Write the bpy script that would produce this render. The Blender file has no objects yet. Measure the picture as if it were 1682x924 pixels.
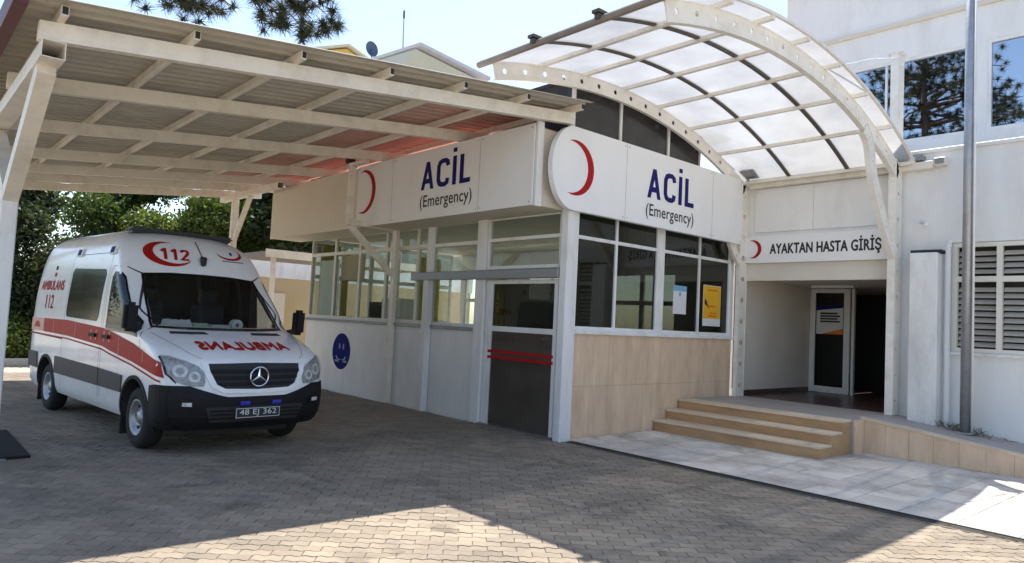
import bpy, bmesh, math, random
import numpy as np
from mathutils import Vector, Matrix
R = math.radians
rng = random.Random(7)
nrng = np.random.default_rng(11)

# ------------------------------------------------------------------ camera, sky, sun, exposure
scn = bpy.context.scene
col = scn.collection
YAW, PITCH, ROLL, FOCAL = R(41.74), R(3.23), R(2.81), 1165.0      # solved from the photograph's parallel lines
CAM = Vector((-7.19, -6.89, 1.60))
fwd = Vector((math.sin(YAW) * math.cos(PITCH), math.cos(YAW) * math.cos(PITCH), math.sin(PITCH)))
rt0 = Vector((math.cos(YAW), -math.sin(YAW), 0)); up0 = rt0.cross(fwd)
rt = rt0 * math.cos(ROLL) + up0 * math.sin(ROLL); up = -rt0 * math.sin(ROLL) + up0 * math.cos(ROLL)
cam_data = bpy.data.cameras.new('camera'); cam = bpy.data.objects.new('camera', cam_data); col.objects.link(cam)
cam.matrix_world = Matrix(((rt.x, up.x, -fwd.x, CAM.x), (rt.y, up.y, -fwd.y, CAM.y), (rt.z, up.z, -fwd.z, CAM.z), (0, 0, 0, 1)))
cam_data.sensor_width = 36.0; cam_data.lens = 36.0 * FOCAL / 1682.0
cam_data.clip_start = 0.05; cam_data.clip_end = 2000
scn.camera = cam
SUN = Vector((0.345, 0.335, 1.0)).normalized()                     # direction towards the sun
sun_el = math.asin(SUN.z); sun_az = math.atan2(SUN.x, SUN.y)
world = bpy.data.worlds.new('World'); scn.world = world; world.use_nodes = True
wn = world.node_tree.nodes; wl = world.node_tree.links
sky = wn.new('ShaderNodeTexSky'); sky.sky_type = 'NISHITA'; sky.sun_disc = False
sky.sun_elevation = sun_el; sky.sun_rotation = sun_az; sky.air_density = 1.0; sky.dust_density = 0.8; sky.ozone_density = 0.3
wl.new(sky.outputs[0], wn['Background'].inputs[0]); wn['Background'].inputs[1].default_value = 0.122
sl = bpy.data.lights.new('sun', 'SUN'); sl.energy = 3.6; sl.angle = R(0.53); sl.color = (1.0, 0.95, 0.87)
so = bpy.data.objects.new('sun', sl); col.objects.link(so); so.location = (10, 10, 30)
so.rotation_euler = SUN.to_track_quat('Z', 'Y').to_euler()
scn.view_settings.view_transform = 'Standard'; scn.view_settings.look = 'None'
scn.view_settings.exposure = 1.28; scn.view_settings.gamma = 1.0; scn.view_settings.use_curve_mapping = False
scn.render.engine = 'CYCLES'
scn.cycles.max_bounces = 10; scn.cycles.transparent_max_bounces = 24; scn.cycles.transmission_bounces = 8
scn.cycles.diffuse_bounces = 5; scn.cycles.caustics_reflective = False; scn.cycles.caustics_refractive = False

# ------------------------------------------------------------------ materials
def mat(name, c, rough=0.6, metal=0.0, var=0.12, scale=3.0, bump=0.0, bscale=60.0, spec=0.5, stretch=None, dirt=None, dirt_amt=0.0, dscale=1.2, island=0.0, coat=0.0, world_space=False, spots=0.0):
    m = bpy.data.materials.new(name); m.use_nodes = True
    n = m.node_tree.nodes; l = m.node_tree.links; b = n['Principled BSDF']
    b.inputs['Roughness'].default_value = rough; b.inputs['Metallic'].default_value = metal
    b.inputs['Specular IOR Level'].default_value = spec
    if coat: b.inputs['Coat Weight'].default_value = coat; b.inputs['Coat Roughness'].default_value = 0.08
    tc = n.new('ShaderNodeTexCoord'); src = tc.outputs['Object']
    if world_space: src = n.new('ShaderNodeNewGeometry').outputs['Position']
    if stretch:
        mp = n.new('ShaderNodeMapping'); mp.inputs['Scale'].default_value = stretch; l.new(src, mp.inputs[0]); src2 = mp.outputs[0]
    else: src2 = src
    nz = n.new('ShaderNodeTexNoise'); nz.inputs['Scale'].default_value = scale; nz.inputs['Detail'].default_value = 6; nz.inputs['Roughness'].default_value = 0.62
    l.new(src2, nz.inputs['Vector'])
    rmp = n.new('ShaderNodeMapRange'); rmp.inputs['From Min'].default_value = 0.25; rmp.inputs['From Max'].default_value = 0.75
    rmp.inputs['To Min'].default_value = 1 - var; rmp.inputs['To Max'].default_value = 1 + var * 0.7
    l.new(nz.outputs['Fac'], rmp.inputs['Value'])
    val = rmp.outputs[0]
    if island:
        ge = n.new('ShaderNodeNewGeometry'); oi = n.new('ShaderNodeObjectInfo')
        ad = n.new('ShaderNodeMath'); ad.operation = 'ADD'; l.new(ge.outputs['Random Per Island'], ad.inputs[0]); l.new(oi.outputs['Random'], ad.inputs[1])
        fr = n.new('ShaderNodeMath'); fr.operation = 'FRACT'; l.new(ad.outputs[0], fr.inputs[0])
        r2 = n.new('ShaderNodeMapRange'); r2.inputs['To Min'].default_value = 1 - island; r2.inputs['To Max'].default_value = 1 + island * 0.6
        l.new(fr.outputs[0], r2.inputs['Value'])
        mu = n.new('ShaderNodeMath'); mu.operation = 'MULTIPLY'; l.new(val, mu.inputs[0]); l.new(r2.outputs[0], mu.inputs[1]); val = mu.outputs[0]
    vm = n.new('ShaderNodeVectorMath'); vm.operation = 'SCALE'; vm.inputs[0].default_value = c[:3]; l.new(val, vm.inputs['Scale'])
    out = vm.outputs[0]
    if dirt:
        n2 = n.new('ShaderNodeTexNoise'); n2.inputs['Scale'].default_value = dscale; n2.inputs['Detail'].default_value = 8; n2.inputs['Roughness'].default_value = 0.7
        l.new(src2, n2.inputs['Vector'])
        r3 = n.new('ShaderNodeMapRange'); r3.inputs['From Min'].default_value = 0.48; r3.inputs['From Max'].default_value = 0.72; r3.inputs['To Max'].default_value = dirt_amt
        l.new(n2.outputs['Fac'], r3.inputs['Value'])
        mx = n.new('ShaderNodeMix'); mx.data_type = 'RGBA'; l.new(r3.outputs[0], mx.inputs[0]); l.new(out, mx.inputs[6]); mx.inputs[7].default_value = (*dirt, 1); out = mx.outputs[2]
    if spots:
        n4 = n.new('ShaderNodeTexNoise'); n4.inputs['Scale'].default_value = 2.3; n4.inputs['Detail'].default_value = 3; n4.inputs['Distortion'].default_value = 0.8; l.new(src, n4.inputs['Vector'])
        r4 = n.new('ShaderNodeMapRange'); r4.inputs['From Min'].default_value = 0.60; r4.inputs['From Max'].default_value = 0.72; r4.inputs['To Min'].default_value = 1.0; r4.inputs['To Max'].default_value = 1 - spots; l.new(n4.outputs['Fac'], r4.inputs['Value'])
        v4 = n.new('ShaderNodeVectorMath'); v4.operation = 'SCALE'; l.new(out, v4.inputs[0]); l.new(r4.outputs[0], v4.inputs['Scale']); out = v4.outputs[0]
    l.new(out, b.inputs['Base Color'])
    rr = n.new('ShaderNodeMapRange'); rr.inputs['To Min'].default_value = max(0.02, rough - 0.08); rr.inputs['To Max'].default_value = min(1, rough + 0.08)
    l.new(nz.outputs['Fac'], rr.inputs['Value']); l.new(rr.outputs[0], b.inputs['Roughness'])
    if bump:
        nb = n.new('ShaderNodeTexNoise'); nb.inputs['Scale'].default_value = bscale; nb.inputs['Detail'].default_value = 5; l.new(src, nb.inputs['Vector'])
        bp = n.new('ShaderNodeBump'); bp.inputs['Strength'].default_value = bump; bp.inputs['Distance'].default_value = 0.01
        l.new(nb.outputs['Fac'], bp.inputs['Height']); l.new(bp.outputs[0], b.inputs['Normal'])
    return m

def glass(name, tint=(0.6, 0.66, 0.65), refl=0.08, rough=0.01, gcol=(1, 1, 1), power=1.0):
    m = bpy.data.materials.new(name); m.use_nodes = True
    n = m.node_tree.nodes; l = m.node_tree.links; n.remove(n['Principled BSDF'])
    tr = n.new('ShaderNodeBsdfTransparent'); tr.inputs[0].default_value = (*tint, 1)
    gl = n.new('ShaderNodeBsdfGlossy'); gl.inputs['Roughness'].default_value = rough; gl.inputs[0].default_value = (*gcol, 1)
    nz = n.new('ShaderNodeTexNoise'); nz.inputs['Scale'].default_value = 1.3; tc = n.new('ShaderNodeTexCoord'); l.new(tc.outputs['Object'], nz.inputs[0])
    bp = n.new('ShaderNodeBump'); bp.inputs['Strength'].default_value = 0.04; bp.inputs['Distance'].default_value = 0.02; l.new(nz.outputs[0], bp.inputs['Height']); l.new(bp.outputs[0], gl.inputs['Normal'])
    fr = n.new('ShaderNodeFresnel'); fr.inputs[0].default_value = 1.5
    mr = n.new('ShaderNodeMapRange'); mr.inputs['To Min'].default_value = refl; mr.inputs['To Max'].default_value = 1.0; l.new(fr.outputs[0], mr.inputs['Value'])
    ge = n.new('ShaderNodeNewGeometry'); fb = n.new('ShaderNodeMath'); fb.operation = 'SUBTRACT'; fb.inputs[0].default_value = 1.0; l.new(ge.outputs['Backfacing'], fb.inputs[1])
    mu = n.new('ShaderNodeMath'); mu.operation = 'MULTIPLY'; l.new(mr.outputs[0], mu.inputs[0]); l.new(fb.outputs[0], mu.inputs[1])   # the far face of a pane does not mirror
    mx = n.new('ShaderNodeMixShader'); l.new(mu.outputs[0], mx.inputs[0]); l.new(tr.outputs[0], mx.inputs[1]); l.new(gl.outputs[0], mx.inputs[2])
    l.new(mx.outputs[0], n['Material Output'].inputs[0])
    return m

def polycarb(name, c=(0.60, 0.605, 0.61)):
    m = bpy.data.materials.new(name); m.use_nodes = True
    n = m.node_tree.nodes; l = m.node_tree.links; b = n['Principled BSDF']
    b.inputs['Roughness'].default_value = 0.35
    tc = n.new('ShaderNodeTexCoord')
    nz = n.new('ShaderNodeTexNoise'); nz.inputs['Scale'].default_value = 1.4; nz.inputs['Detail'].default_value = 7; l.new(tc.outputs['Object'], nz.inputs[0])
    cr = n.new('ShaderNodeValToRGB'); cr.color_ramp.elements[0].position = 0.3; cr.color_ramp.elements[0].color = (c[0] * .80, c[1] * .80, c[2] * .82, 1); cr.color_ramp.elements[1].color = (*c, 1); cr.color_ramp.elements[1].position = 0.62
    l.new(nz.outputs[0], cr.inputs[0]); l.new(cr.outputs[0], b.inputs['Base Color'])
    tl = n.new('ShaderNodeBsdfTranslucent'); l.new(cr.outputs[0], tl.inputs[0])
    tp = n.new('ShaderNodeBsdfTransparent'); tp.inputs[0].default_value = (0.96, 0.95, 0.93, 1)
    m1 = n.new('ShaderNodeMixShader'); m1.inputs[0].default_value = 0.66; l.new(b.outputs[0], m1.inputs[1]); l.new(tl.outputs[0], m1.inputs[2])
    m2 = n.new('ShaderNodeMixShader'); m2.inputs[0].default_value = 0.24; l.new(m1.outputs[0], m2.inputs[1]); l.new(tp.outputs[0], m2.inputs[2])
    l.new(m2.outputs[0], n['Material Output'].inputs[0])
    return m

def leafmat(name, c, island=0.45, trans=0.35):
    m = mat(name, c, rough=0.55, var=0.2, scale=2.0, island=island, spec=0.35)
    n = m.node_tree.nodes; l = m.node_tree.links; b = n['Principled BSDF']
    tl = n.new('ShaderNodeBsdfTranslucent'); src = b.inputs['Base Color'].links[0].from_socket
    vm = n.new('ShaderNodeVectorMath'); vm.operation = 'MULTIPLY'; vm.inputs[1].default_value = (1.25, 1.35, 0.55); l.new(src, vm.inputs[0]); l.new(vm.outputs[0], tl.inputs[0])
    mx = n.new('ShaderNodeMixShader'); mx.inputs[0].default_value = trans; l.new(b.outputs[0], mx.inputs[1]); l.new(tl.outputs[0], mx.inputs[2])
    l.new(mx.outputs[0], n['Material Output'].inputs[0])
    return m

M = {}
M['ground'] = mat('ground_earth', (0.44, 0.39, 0.31), 0.95, var=0.3, scale=0.6, bump=0.3)
M['sand'] = mat('joint_sand', (0.24, 0.195, 0.145), 0.95, var=0.3, scale=8)
M['paver'] = mat('concrete_paver', (0.318, 0.258, 0.190), 0.85, var=0.30, scale=0.9, bump=0.35, bscale=140, island=0.20, dirt=(0.10, 0.088, 0.078), dirt_amt=0.72, dscale=0.6, world_space=True, spots=0.32)
M['slab'] = mat('walkway_slab', (0.70, 0.64, 0.56), 0.85, var=0.22, scale=1.6, bump=0.3, bscale=110, island=0.14, dirt=(0.24, 0.205, 0.17), dirt_amt=0.75, dscale=1.3, world_space=True, spots=0.25)
M['drain'] = mat('drain_dark', (0.035, 0.033, 0.028), 0.9, var=0.4, scale=9, bump=0.5)
M['kerb'] = mat('kerb_concrete', (0.48, 0.46, 0.42), 0.85, var=0.2, scale=4, bump=0.3)
M['white'] = mat('white_paint', (0.83, 0.825, 0.815), 0.45, var=0.07, scale=3, stretch=(1.5, 1.5, .5), dirt=(0.42, 0.38, 0.32), dirt_amt=0.42, dscale=2.2)
M['cream'] = mat('cream_steel_paint', (0.86, 0.80, 0.70), 0.5, var=0.08, scale=4, dirt=(0.36, 0.29, 0.21), dirt_amt=0.35, dscale=3.0)
M['arch'] = mat('canopy_steel_paint', (0.87, 0.83, 0.76), 0.5, var=0.07, scale=4, dirt=(0.42, 0.34, 0.25), dirt_amt=0.32, dscale=3.5)
M['wall'] = mat('white_render_wall', (0.84, 0.835, 0.825), 0.8, var=0.05, scale=1.6, bump=0.2, bscale=90, stretch=(1.2, 1.2, .4), dirt=(0.50, 0.46, 0.40), dirt_amt=0.32, dscale=1.1)
M['panelwall'] = mat('booth_wall_panel', (0.86, 0.84, 0.82), 0.65, var=0.08, scale=1.5, stretch=(1.3, 1.3, .5), dirt=(0.50, 0.46, 0.40), dirt_amt=0.28, dscale=1.3)
M['fascia'] = mat('fascia_panel', (0.72, 0.65, 0.54), 0.6, var=0.05, scale=1.0)
M['sign'] = mat('sign_white', (0.88, 0.88, 0.89), 0.35, var=0.025, scale=1.4, stretch=(1.2, 1.2, .5), dirt=(0.66, 0.63, 0.58), dirt_amt=0.18, dscale=1.2)
M['blue'] = mat('sign_blue', (0.008, 0.009, 0.13), 0.6, spec=0.2, var=0.05)
M['black'] = mat('sign_black', (0.02, 0.02, 0.025), 0.5, var=0.05)
M['red'] = mat('sign_red', (0.42, 0.008, 0.012), 0.6, spec=0.2, var=0.06)
M['peach'] = mat('travertine_cladding', (0.76, 0.555, 0.385), 0.55, var=0.16, scale=2.2, stretch=(3.0, 3.0, 0.7), bump=0.1, island=0.05, dirt=(0.42, 0.27, 0.16), dirt_amt=0.45, dscale=1.6)
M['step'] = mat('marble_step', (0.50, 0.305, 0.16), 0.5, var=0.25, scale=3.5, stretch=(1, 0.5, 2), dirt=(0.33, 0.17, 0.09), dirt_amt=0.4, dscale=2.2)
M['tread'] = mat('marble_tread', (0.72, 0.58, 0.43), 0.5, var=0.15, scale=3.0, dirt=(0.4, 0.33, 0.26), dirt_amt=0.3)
M['rampfloor'] = mat('ramp_floor', (0.42, 0.375, 0.34), 0.75, var=0.15, scale=2, bump=0.2)
M['darkfloor'] = mat('entrance_floor', (0.10, 0.055, 0.05), 0.3, var=0.3, scale=4)
M['corr'] = mat('corrugated_sheet', (0.50, 0.47, 0.405), 0.6, metal=0.0, var=0.10, scale=2.5, stretch=(1, 4, 1), dirt=(0.25, 0.22, 0.17), dirt_amt=0.45, dscale=2.0)
M['pinkglow'] = mat('pink_glow_sheet', (0.56, 0.33, 0.28), 0.6, var=0.12, scale=1.4, dirt=(0.50, 0.42, 0.35), dirt_amt=0.45, dscale=0.6)  # pink glow under the carport roof, put into the sheet colour
M['trimred'] = mat('dark_red_trim', (0.10, 0.022, 0.02), 0.5, var=0.2)
M['redtile'] = mat('red_roof_sheet', (0.50, 0.20, 0.15), 0.7, var=0.15, scale=3, bump=0.2)
M['brownmetal'] = mat('brown_metal', (0.085, 0.07, 0.055), 0.45, var=0.15, spec=0.5)
M['tube'] = mat('weathered_tube', (0.26, 0.22, 0.19), 0.5, var=0.2, scale=6)
M['alu'] = mat('grey_rail', (0.28, 0.285, 0.30), 0.4, metal=0.5, var=0.08)
M['steel'] = mat('galvanised_pole', (0.40, 0.41, 0.43), 0.42, metal=0.6, var=0.2, scale=8)
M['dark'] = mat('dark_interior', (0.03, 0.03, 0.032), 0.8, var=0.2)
M['room'] = mat('room_wall', (0.80, 0.78, 0.72), 0.8, var=0.1)
M['curtain'] = leafmat('yellow_curtain', (0.46, 0.38, 0.15), 0.0, 0.35)
M['doorpanel'] = mat('tinted_door_panel', (0.085, 0.072, 0.060), 0.10, var=0.25, scale=1.5, spec=0.6)
M['plaster'] = mat('entrance_plaster', (0.74, 0.68, 0.60), 0.8, var=0.08, scale=1.5)
M['louver'] = mat('louver_slat', (0.50, 0.46, 0.40), 0.55, var=0.15, scale=5)
M['creamframe'] = mat('cream_window_frame', (0.76, 0.73, 0.64), 0.5, var=0.08)
M['glass'] = glass('window_glass', (0.86, 0.90, 0.88), 0.0, gcol=(0.62, 0.64, 0.64))
M['darkglass'] = glass('tinted_glass', (0.30, 0.31, 0.30), 0.03, gcol=(0.6, 0.62, 0.62))
M['smoke'] = mat('smoked_clerestory_glass', (0.045, 0.042, 0.04), 0.25, var=0.25, scale=2, spec=0.35)
M['mirrorglass'] = glass('reflective_glass', (0.05, 0.055, 0.06), 0.62, gcol=(0.80, 0.86, 0.95))
M['poly'] = polycarb('polycarbonate_sheet')
M['mat_rubber'] = mat('black_rubber_mat', (0.010, 0.010, 0.011), 0.9, var=0.2, bump=0.4, bscale=160)
M['paper'] = mat('paper_white', (0.70, 0.71, 0.72), 0.6, var=0.04)
M['paperblue'] = mat('paper_blue', (0.18, 0.42, 0.62), 0.6, var=0.04)
M['yellow'] = mat('poster_yellow', (0.80, 0.44, 0.02), 0.5, var=0.08)
M['orange'] = mat('poster_orange', (0.72, 0.20, 0.02), 0.5, var=0.1)
M['sticker'] = mat('sticker_blue', (0.004, 0.010, 0.15), 0.7, spec=0.12, var=0.2, scale=4)
M['pale'] = mat('sticker_pale', (0.20, 0.24, 0.40), 0.4, var=0.1)
M['bark'] = mat('bark', (0.10, 0.07, 0.05), 0.9, var=0.35, scale=6, bump=0.8, bscale=25)
M['needle'] = leafmat('pine_needle', (0.045, 0.052, 0.022), 0.6, 0.12)
M['leafdark'] = leafmat('dark_leaf', (0.058, 0.078, 0.032), 0.5, 0.3)
M['leafmid'] = leafmat('mid_leaf', (0.085, 0.125, 0.035), 0.5, 0.35)
M['leaflight'] = leafmat('light_leaf', (0.15, 0.19, 0.05), 0.4, 0.4)
M['weed'] = leafmat('dry_weed', (0.17, 0.15, 0.09), 0.4, 0.2)
# vehicle
M['vanwhite'] = mat('vehicle_white_paint', (0.88, 0.885, 0.90), 0.22, var=0.03, scale=2, coat=0.6, dirt=(0.52, 0.48, 0.43), dirt_amt=0.30, dscale=2.2)
M['vanplastic'] = mat('black_bumper_plastic', (0.007, 0.007, 0.009), 0.62, spec=0.3, var=0.2, scale=10, bump=0.1, bscale=300)
M['rubstrip'] = mat('grey_rub_strip', (0.05, 0.05, 0.053), 0.6, var=0.15)
M['vanred'] = mat('reflective_red_film', (0.40, 0.008, 0.005), 0.5, spec=0.25, var=0.10, scale=6)
M['vanpink'] = mat('faded_pink_film', (0.66, 0.34, 0.31), 0.4, var=0.12)
M['vanorange'] = mat('orange_pinstripe', (0.75, 0.22, 0.10), 0.4, var=0.1)
M['vanglass'] = glass('vehicle_glass', (0.66, 0.70, 0.69), 0.0, gcol=(0.6, 0.63, 0.65))
M['privacy'] = mat('privacy_glass', (0.006, 0.007, 0.007), 0.08, var=0.1, spec=0.3)
M['tyre'] = mat('tyre_rubber', (0.018, 0.018, 0.018), 0.85, var=0.2, bump=0.3, bscale=60)
M['rim'] = mat('steel_rim', (0.40, 0.41, 0.43), 0.4, metal=0.7, var=0.15)
M['chrome'] = mat('chrome', (0.75, 0.76, 0.78), 0.12, metal=1.0, var=0.05)
M['lamp'] = mat('lamp_reflector', (0.66, 0.66, 0.66), 0.25, metal=0.0, var=0.4, scale=16, bump=0.5, bscale=34)
M['lampdark'] = mat('lamp_housing', (0.34, 0.34, 0.34), 0.3, metal=0.0, var=0.6, scale=22, bump=0.6, bscale=40)
M['lampglass'] = glass('lamp_cover', (0.95, 0.95, 0.95), 0.04, gcol=(0.7, 0.7, 0.7))
M['blueled'] = mat('blue_strobe', (0.03, 0.03, 0.42), 0.2, var=0.1)
M['cabin'] = mat('cabin_trim', (0.03, 0.03, 0.033), 0.7, var=0.15)
M['seat'] = mat('seat_fabric', (0.045, 0.047, 0.055), 0.9, var=0.2)
M['greenpaper'] = mat('pale_green_folder', (0.42, 0.55, 0.36), 0.6, var=0.1)
# far buildings
M['fyellow'] = mat('far_yellow_render', (0.62, 0.40, 0.10), 0.8, var=0.08)
M['fcream'] = mat('far_cream_render', (0.58, 0.55, 0.42), 0.8, var=0.08)
M['froof'] = mat('far_grey_roof', (0.55, 0.55, 0.58), 0.7, var=0.1, scale=2)
M['fpurple'] = mat('far_slate_roof', (0.33, 0.31, 0.42), 0.7, var=0.1)
M['tan'] = mat('tan_render', (0.56, 0.43, 0.25), 0.8, var=0.1, scale=1)
M['dish'] = mat('dish_blue_grey', (0.05, 0.07, 0.14), 0.5, var=0.1)

# ------------------------------------------------------------------ mesh helpers
def empty(name, loc, label, cat, group=None, rz=0.0):
    o = bpy.data.objects.new(name, None); col.objects.link(o); o.location = loc; o.rotation_euler = (0, 0, rz)
    o.empty_display_size = 0.3; o['label'] = label; o['category'] = cat
    if group: o['group'] = group
    return o
def tag(o, label, cat, group=None):
    o['label'] = label; o['category'] = cat
    if group: o['group'] = group
    return o
def root_loc(p):
    v = Vector((0, 0, 0))
    while p is not None: v += p.location; p = p.parent
    return v
def link_mesh(name, me, mt, parent=None):
    o = bpy.data.objects.new(name, me); col.objects.link(o)
    if mt is not None and not me.materials: me.materials.append(M[mt] if isinstance(mt, str) else mt)
    if parent is not None: o.parent = parent
    return o

class MB:
    """collects geometry for one mesh"""
    def __init__(s): s.v = []; s.f = []
    def add(s, vs, fs):
        k = len(s.v); s.v += [tuple(p) for p in vs]; s.f += [tuple(i + k for i in f) for f in fs]; return s
    def box(s, x0, x1, y0, y1, z0, z1, b=0.0):
        if x0 > x1: x0, x1 = x1, x0
        if y0 > y1: y0, y1 = y1, y0
        if z0 > z1: z0, z1 = z1, z0
        b = min(b, (x1 - x0) * .3, (y1 - y0) * .3, (z1 - z0) * .3)
        if b <= 0:
            return s.add([(x0, y0, z0), (x1, y0, z0), (x1, y1, z0), (x0, y1, z0), (x0, y0, z1), (x1, y0, z1), (x1, y1, z1), (x0, y1, z1)],
                  [(0, 3, 2, 1), (4, 5, 6, 7), (0, 1, 5, 4), (1, 2, 6, 5), (2, 3, 7, 6), (3, 0, 4, 7)])
        bm = bmesh.new(); bmesh.ops.create_cube(bm, size=1.0)
        for w in bm.verts: w.co = Vector(((x0 + x1) / 2 + w.co.x * (x1 - x0), (y0 + y1) / 2 + w.co.y * (y1 - y0), (z0 + z1) / 2 + w.co.z * (z1 - z0)))
        bmesh.ops.bevel(bm, geom=bm.edges[:], offset=b, segments=1, affect='EDGES')
        return s.addbm(bm)
    def addbm(s, bm):
        bm.verts.index_update()
        s.add([w.co[:] for w in bm.verts], [[w.index for w in f.verts] for f in bm.faces]); bm.free(); return s
    def bar(s, p0, p1, w, h, upv=(0, 0, 1)):
        p0, p1 = Vector(p0), Vector(p1); d = (p1 - p0).normalized(); u = Vector(upv); sd = d.cross(u)
        if sd.length < 1e-4: sd = d.cross(Vector((1, 0, 0)))
        sd.normalize(); u = sd.cross(d).normalized(); q = []
        for p in (p0, p1):
            for a, c in ((-1, -1), (1, -1), (1, 1), (-1, 1)): q.append(p + sd * (a * w / 2) + u * (c * h / 2))
        return s.add(q, [(0, 3, 2, 1), (4, 5, 6, 7), (0, 1, 5, 4), (1, 2, 6, 5), (2, 3, 7, 6), (3, 0, 4, 7)])
    def tube(s, pts, rs, n=8, cap=True):
        pts = [Vector(p) for p in pts]
        if not isinstance(rs, (list, tuple)): rs = [rs] * len(pts)
        vs = []; ref = Vector((0.31, 0.17, 0.93))
        for i, p in enumerate(pts):
            d = (pts[min(i + 1, len(pts) - 1)] - pts[max(i - 1, 0)]).normalized()
            a = d.cross(ref); a = a.normalized() if a.length > 1e-3 else d.orthogonal().normalized(); b = d.cross(a)
            for k in range(n):
                t = 2 * math.pi * k / n; vs.append(p + (a * math.cos(t) + b * math.sin(t)) * rs[i])
        fs = []
        for i in range(len(pts) - 1):
            for k in range(n): fs.append((i * n + k, i * n + (k + 1) % n, (i + 1) * n + (k + 1) % n, (i + 1) * n + k))
        if cap: fs.append(tuple(range(n - 1, -1, -1))); fs.append(tuple((len(pts) - 1) * n + k for k in range(n)))
        return s.add(vs, fs)
    def prism(s, poly, axis, a0, a1):
        """poly: 2D points in the plane perpendicular to axis ('x': (y,z), 'y': (x,z), 'z': (x,y))"""
        def P(p, a): return {'x': (a, p[0], p[1]), 'y': (p[0], a, p[1]), 'z': (p[0], p[1], a)}[axis]
        n = len(poly); vs = [P(p, a0) for p in poly] + [P(p, a1) for p in poly]
        return s.add(vs, [tuple(range(n - 1, -1, -1)), tuple(range(n, 2 * n))] + [(i, (i + 1) % n, n + (i + 1) % n, n + i) for i in range(n)])
    def build(s, name, mt, parent=None, smooth=False, local=False, fix=True):
        off = Vector((0, 0, 0)) if (parent is None or local) else root_loc(parent)
        me = bpy.data.meshes.new(name)
        me.from_pydata([(p[0] - off.x, p[1] - off.y, p[2] - off.z) for p in s.v], [], s.f)
        if fix:
            bm = bmesh.new(); bm.from_mesh(me); bmesh.ops.recalc_face_normals(bm, faces=bm.faces[:]); bm.to_mesh(me); bm.free()
        if smooth: me.polygons.foreach_set('use_smooth', [True] * len(me.polygons))
        me.update()
        return link_mesh(name, me, mt, parent)
def box(name, mt, parent, x0, x1, y0, y1, z0, z1, b=0.0): return MB().box(x0, x1, y0, y1, z0, z1, b).build(name, mt, parent)

def text_mesh(s, size):
    cu = bpy.data.curves.new('text', 'FONT'); cu.body = s; cu.size = size; cu.resolution_u = 4; cu.space_character = 1.04
    o = bpy.data.objects.new('text', cu); col.objects.link(o)
    me = bpy.data.meshes.new_from_object(o.evaluated_get(bpy.context.evaluated_depsgraph_get()))
    vs = np.array([v.co[:2] for v in me.vertices]); fs = [tuple(p.vertices) for p in me.polygons]
    bpy.data.objects.remove(o); bpy.data.curves.remove(cu); bpy.data.meshes.remove(me)
    return vs, fs
def fit_text(s, w=None, h=None):
    vs, fs = text_mesh(s, 1.0); lo = vs.min(0); hi = vs.max(0); vs = (vs - lo)
    W, H = hi - lo; sx = w / W if w else h / H; sy = h / H if h else w / W
    return vs * [sx, sy], fs
def lettering(name, mt, parent, s, org, ux, uz, w, h, lift, bold=0.0):
    """flat letters on a plane: org is the lower-left corner, ux/uz the reading and up directions, lift the proud offset vector"""
    vs, fs = fit_text(s, w, h); ux, uz, org, lift = Vector(ux), Vector(uz), Vector(org), Vector(lift)
    mb = MB(); mb.add([org + lift + ux * a + uz * b for a, b in vs], fs)
    if bold:
        for q in ((bold, 0), (-bold, 0), (0, bold), (0, -bold)): mb.add([org + lift * (1 + .12 * (1 + len(mb.v) / max(1, len(vs)))) + ux * (a + q[0]) + uz * (b + q[1]) for a, b in vs], fs)
    return mb.build(name, mt, parent, fix=False)
STROKES = {'A': (0.64, [[(.16, .30), (.48, .30)]]), 'L': (.50, [[(.09, 1), (.09, .075), (.48, .075)]]), 'İ': (.22, [[(.11, 0), (.11, 1)], [(.11, 1.13), (.11, 1.28)]]),
           'C': (.60, [[(.53, .72), (.50, .86), (.41, .925), (.26, .925), (.15, .87), (.09, .74), (.09, .26), (.15, .13), (.26, .075), (.41, .075), (.50, .14), (.53, .28)]]),
           '1': (.46, [[(.06, .72), (.30, .94)], [(.30, 1), (.30, 0)]]), '2': (.58, [[(.09, .72), (.12, .86), (.22, .925), (.36, .925), (.46, .86), (.48, .72), (.44, .58), (.10, .075), (.52, .075)]])}
def stroke_text(word, w, h, th=.175):
    """DIN-like bold letters from thick strokes: list of quads (2D) scaled into w x h (h = cap height)"""
    x = 0.0; quads = []
    for ch in word:
        adv, paths = STROKES[ch]
        if ch == 'A':
            for q in ([(0, 0), (.165, 0), (.405, 1), (.235, 1)], [(.475, 0), (.64, 0), (.405, 1), (.235, 1)]): quads.append([(x + a, b) for a, b in q])
        for p in paths:
            n_ = []
            for k in range(len(p)):
                d0 = Vector(p[k]) - Vector(p[k - 1]) if k else None; d1 = Vector(p[k + 1]) - Vector(p[k]) if k < len(p) - 1 else None
                ds = [d.normalized() for d in (d0, d1) if d is not None]; nn = [Vector((-d.y, d.x)) for d in ds]
                m = nn[0] if len(nn) == 1 else (nn[0] + nn[1]).normalized(); m = m / max(.6, m.dot(nn[0])); n_.append(m)
            for k in range(len(p) - 1):
                a, b = Vector(p[k]), Vector(p[k + 1]); q = [a - n_[k] * th / 2, b - n_[k + 1] * th / 2, b + n_[k + 1] * th / 2, a + n_[k] * th / 2]
                quads.append([(x + v.x, min(1.0, max(0.0, v.y)) if not (ch == 'İ' and v.y > 1.05) else v.y) for v in q])
        x += adv + .13
    sx = w / (x - .13); return [[(a * sx, b * h) for a, b in q] for q in quads]
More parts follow.
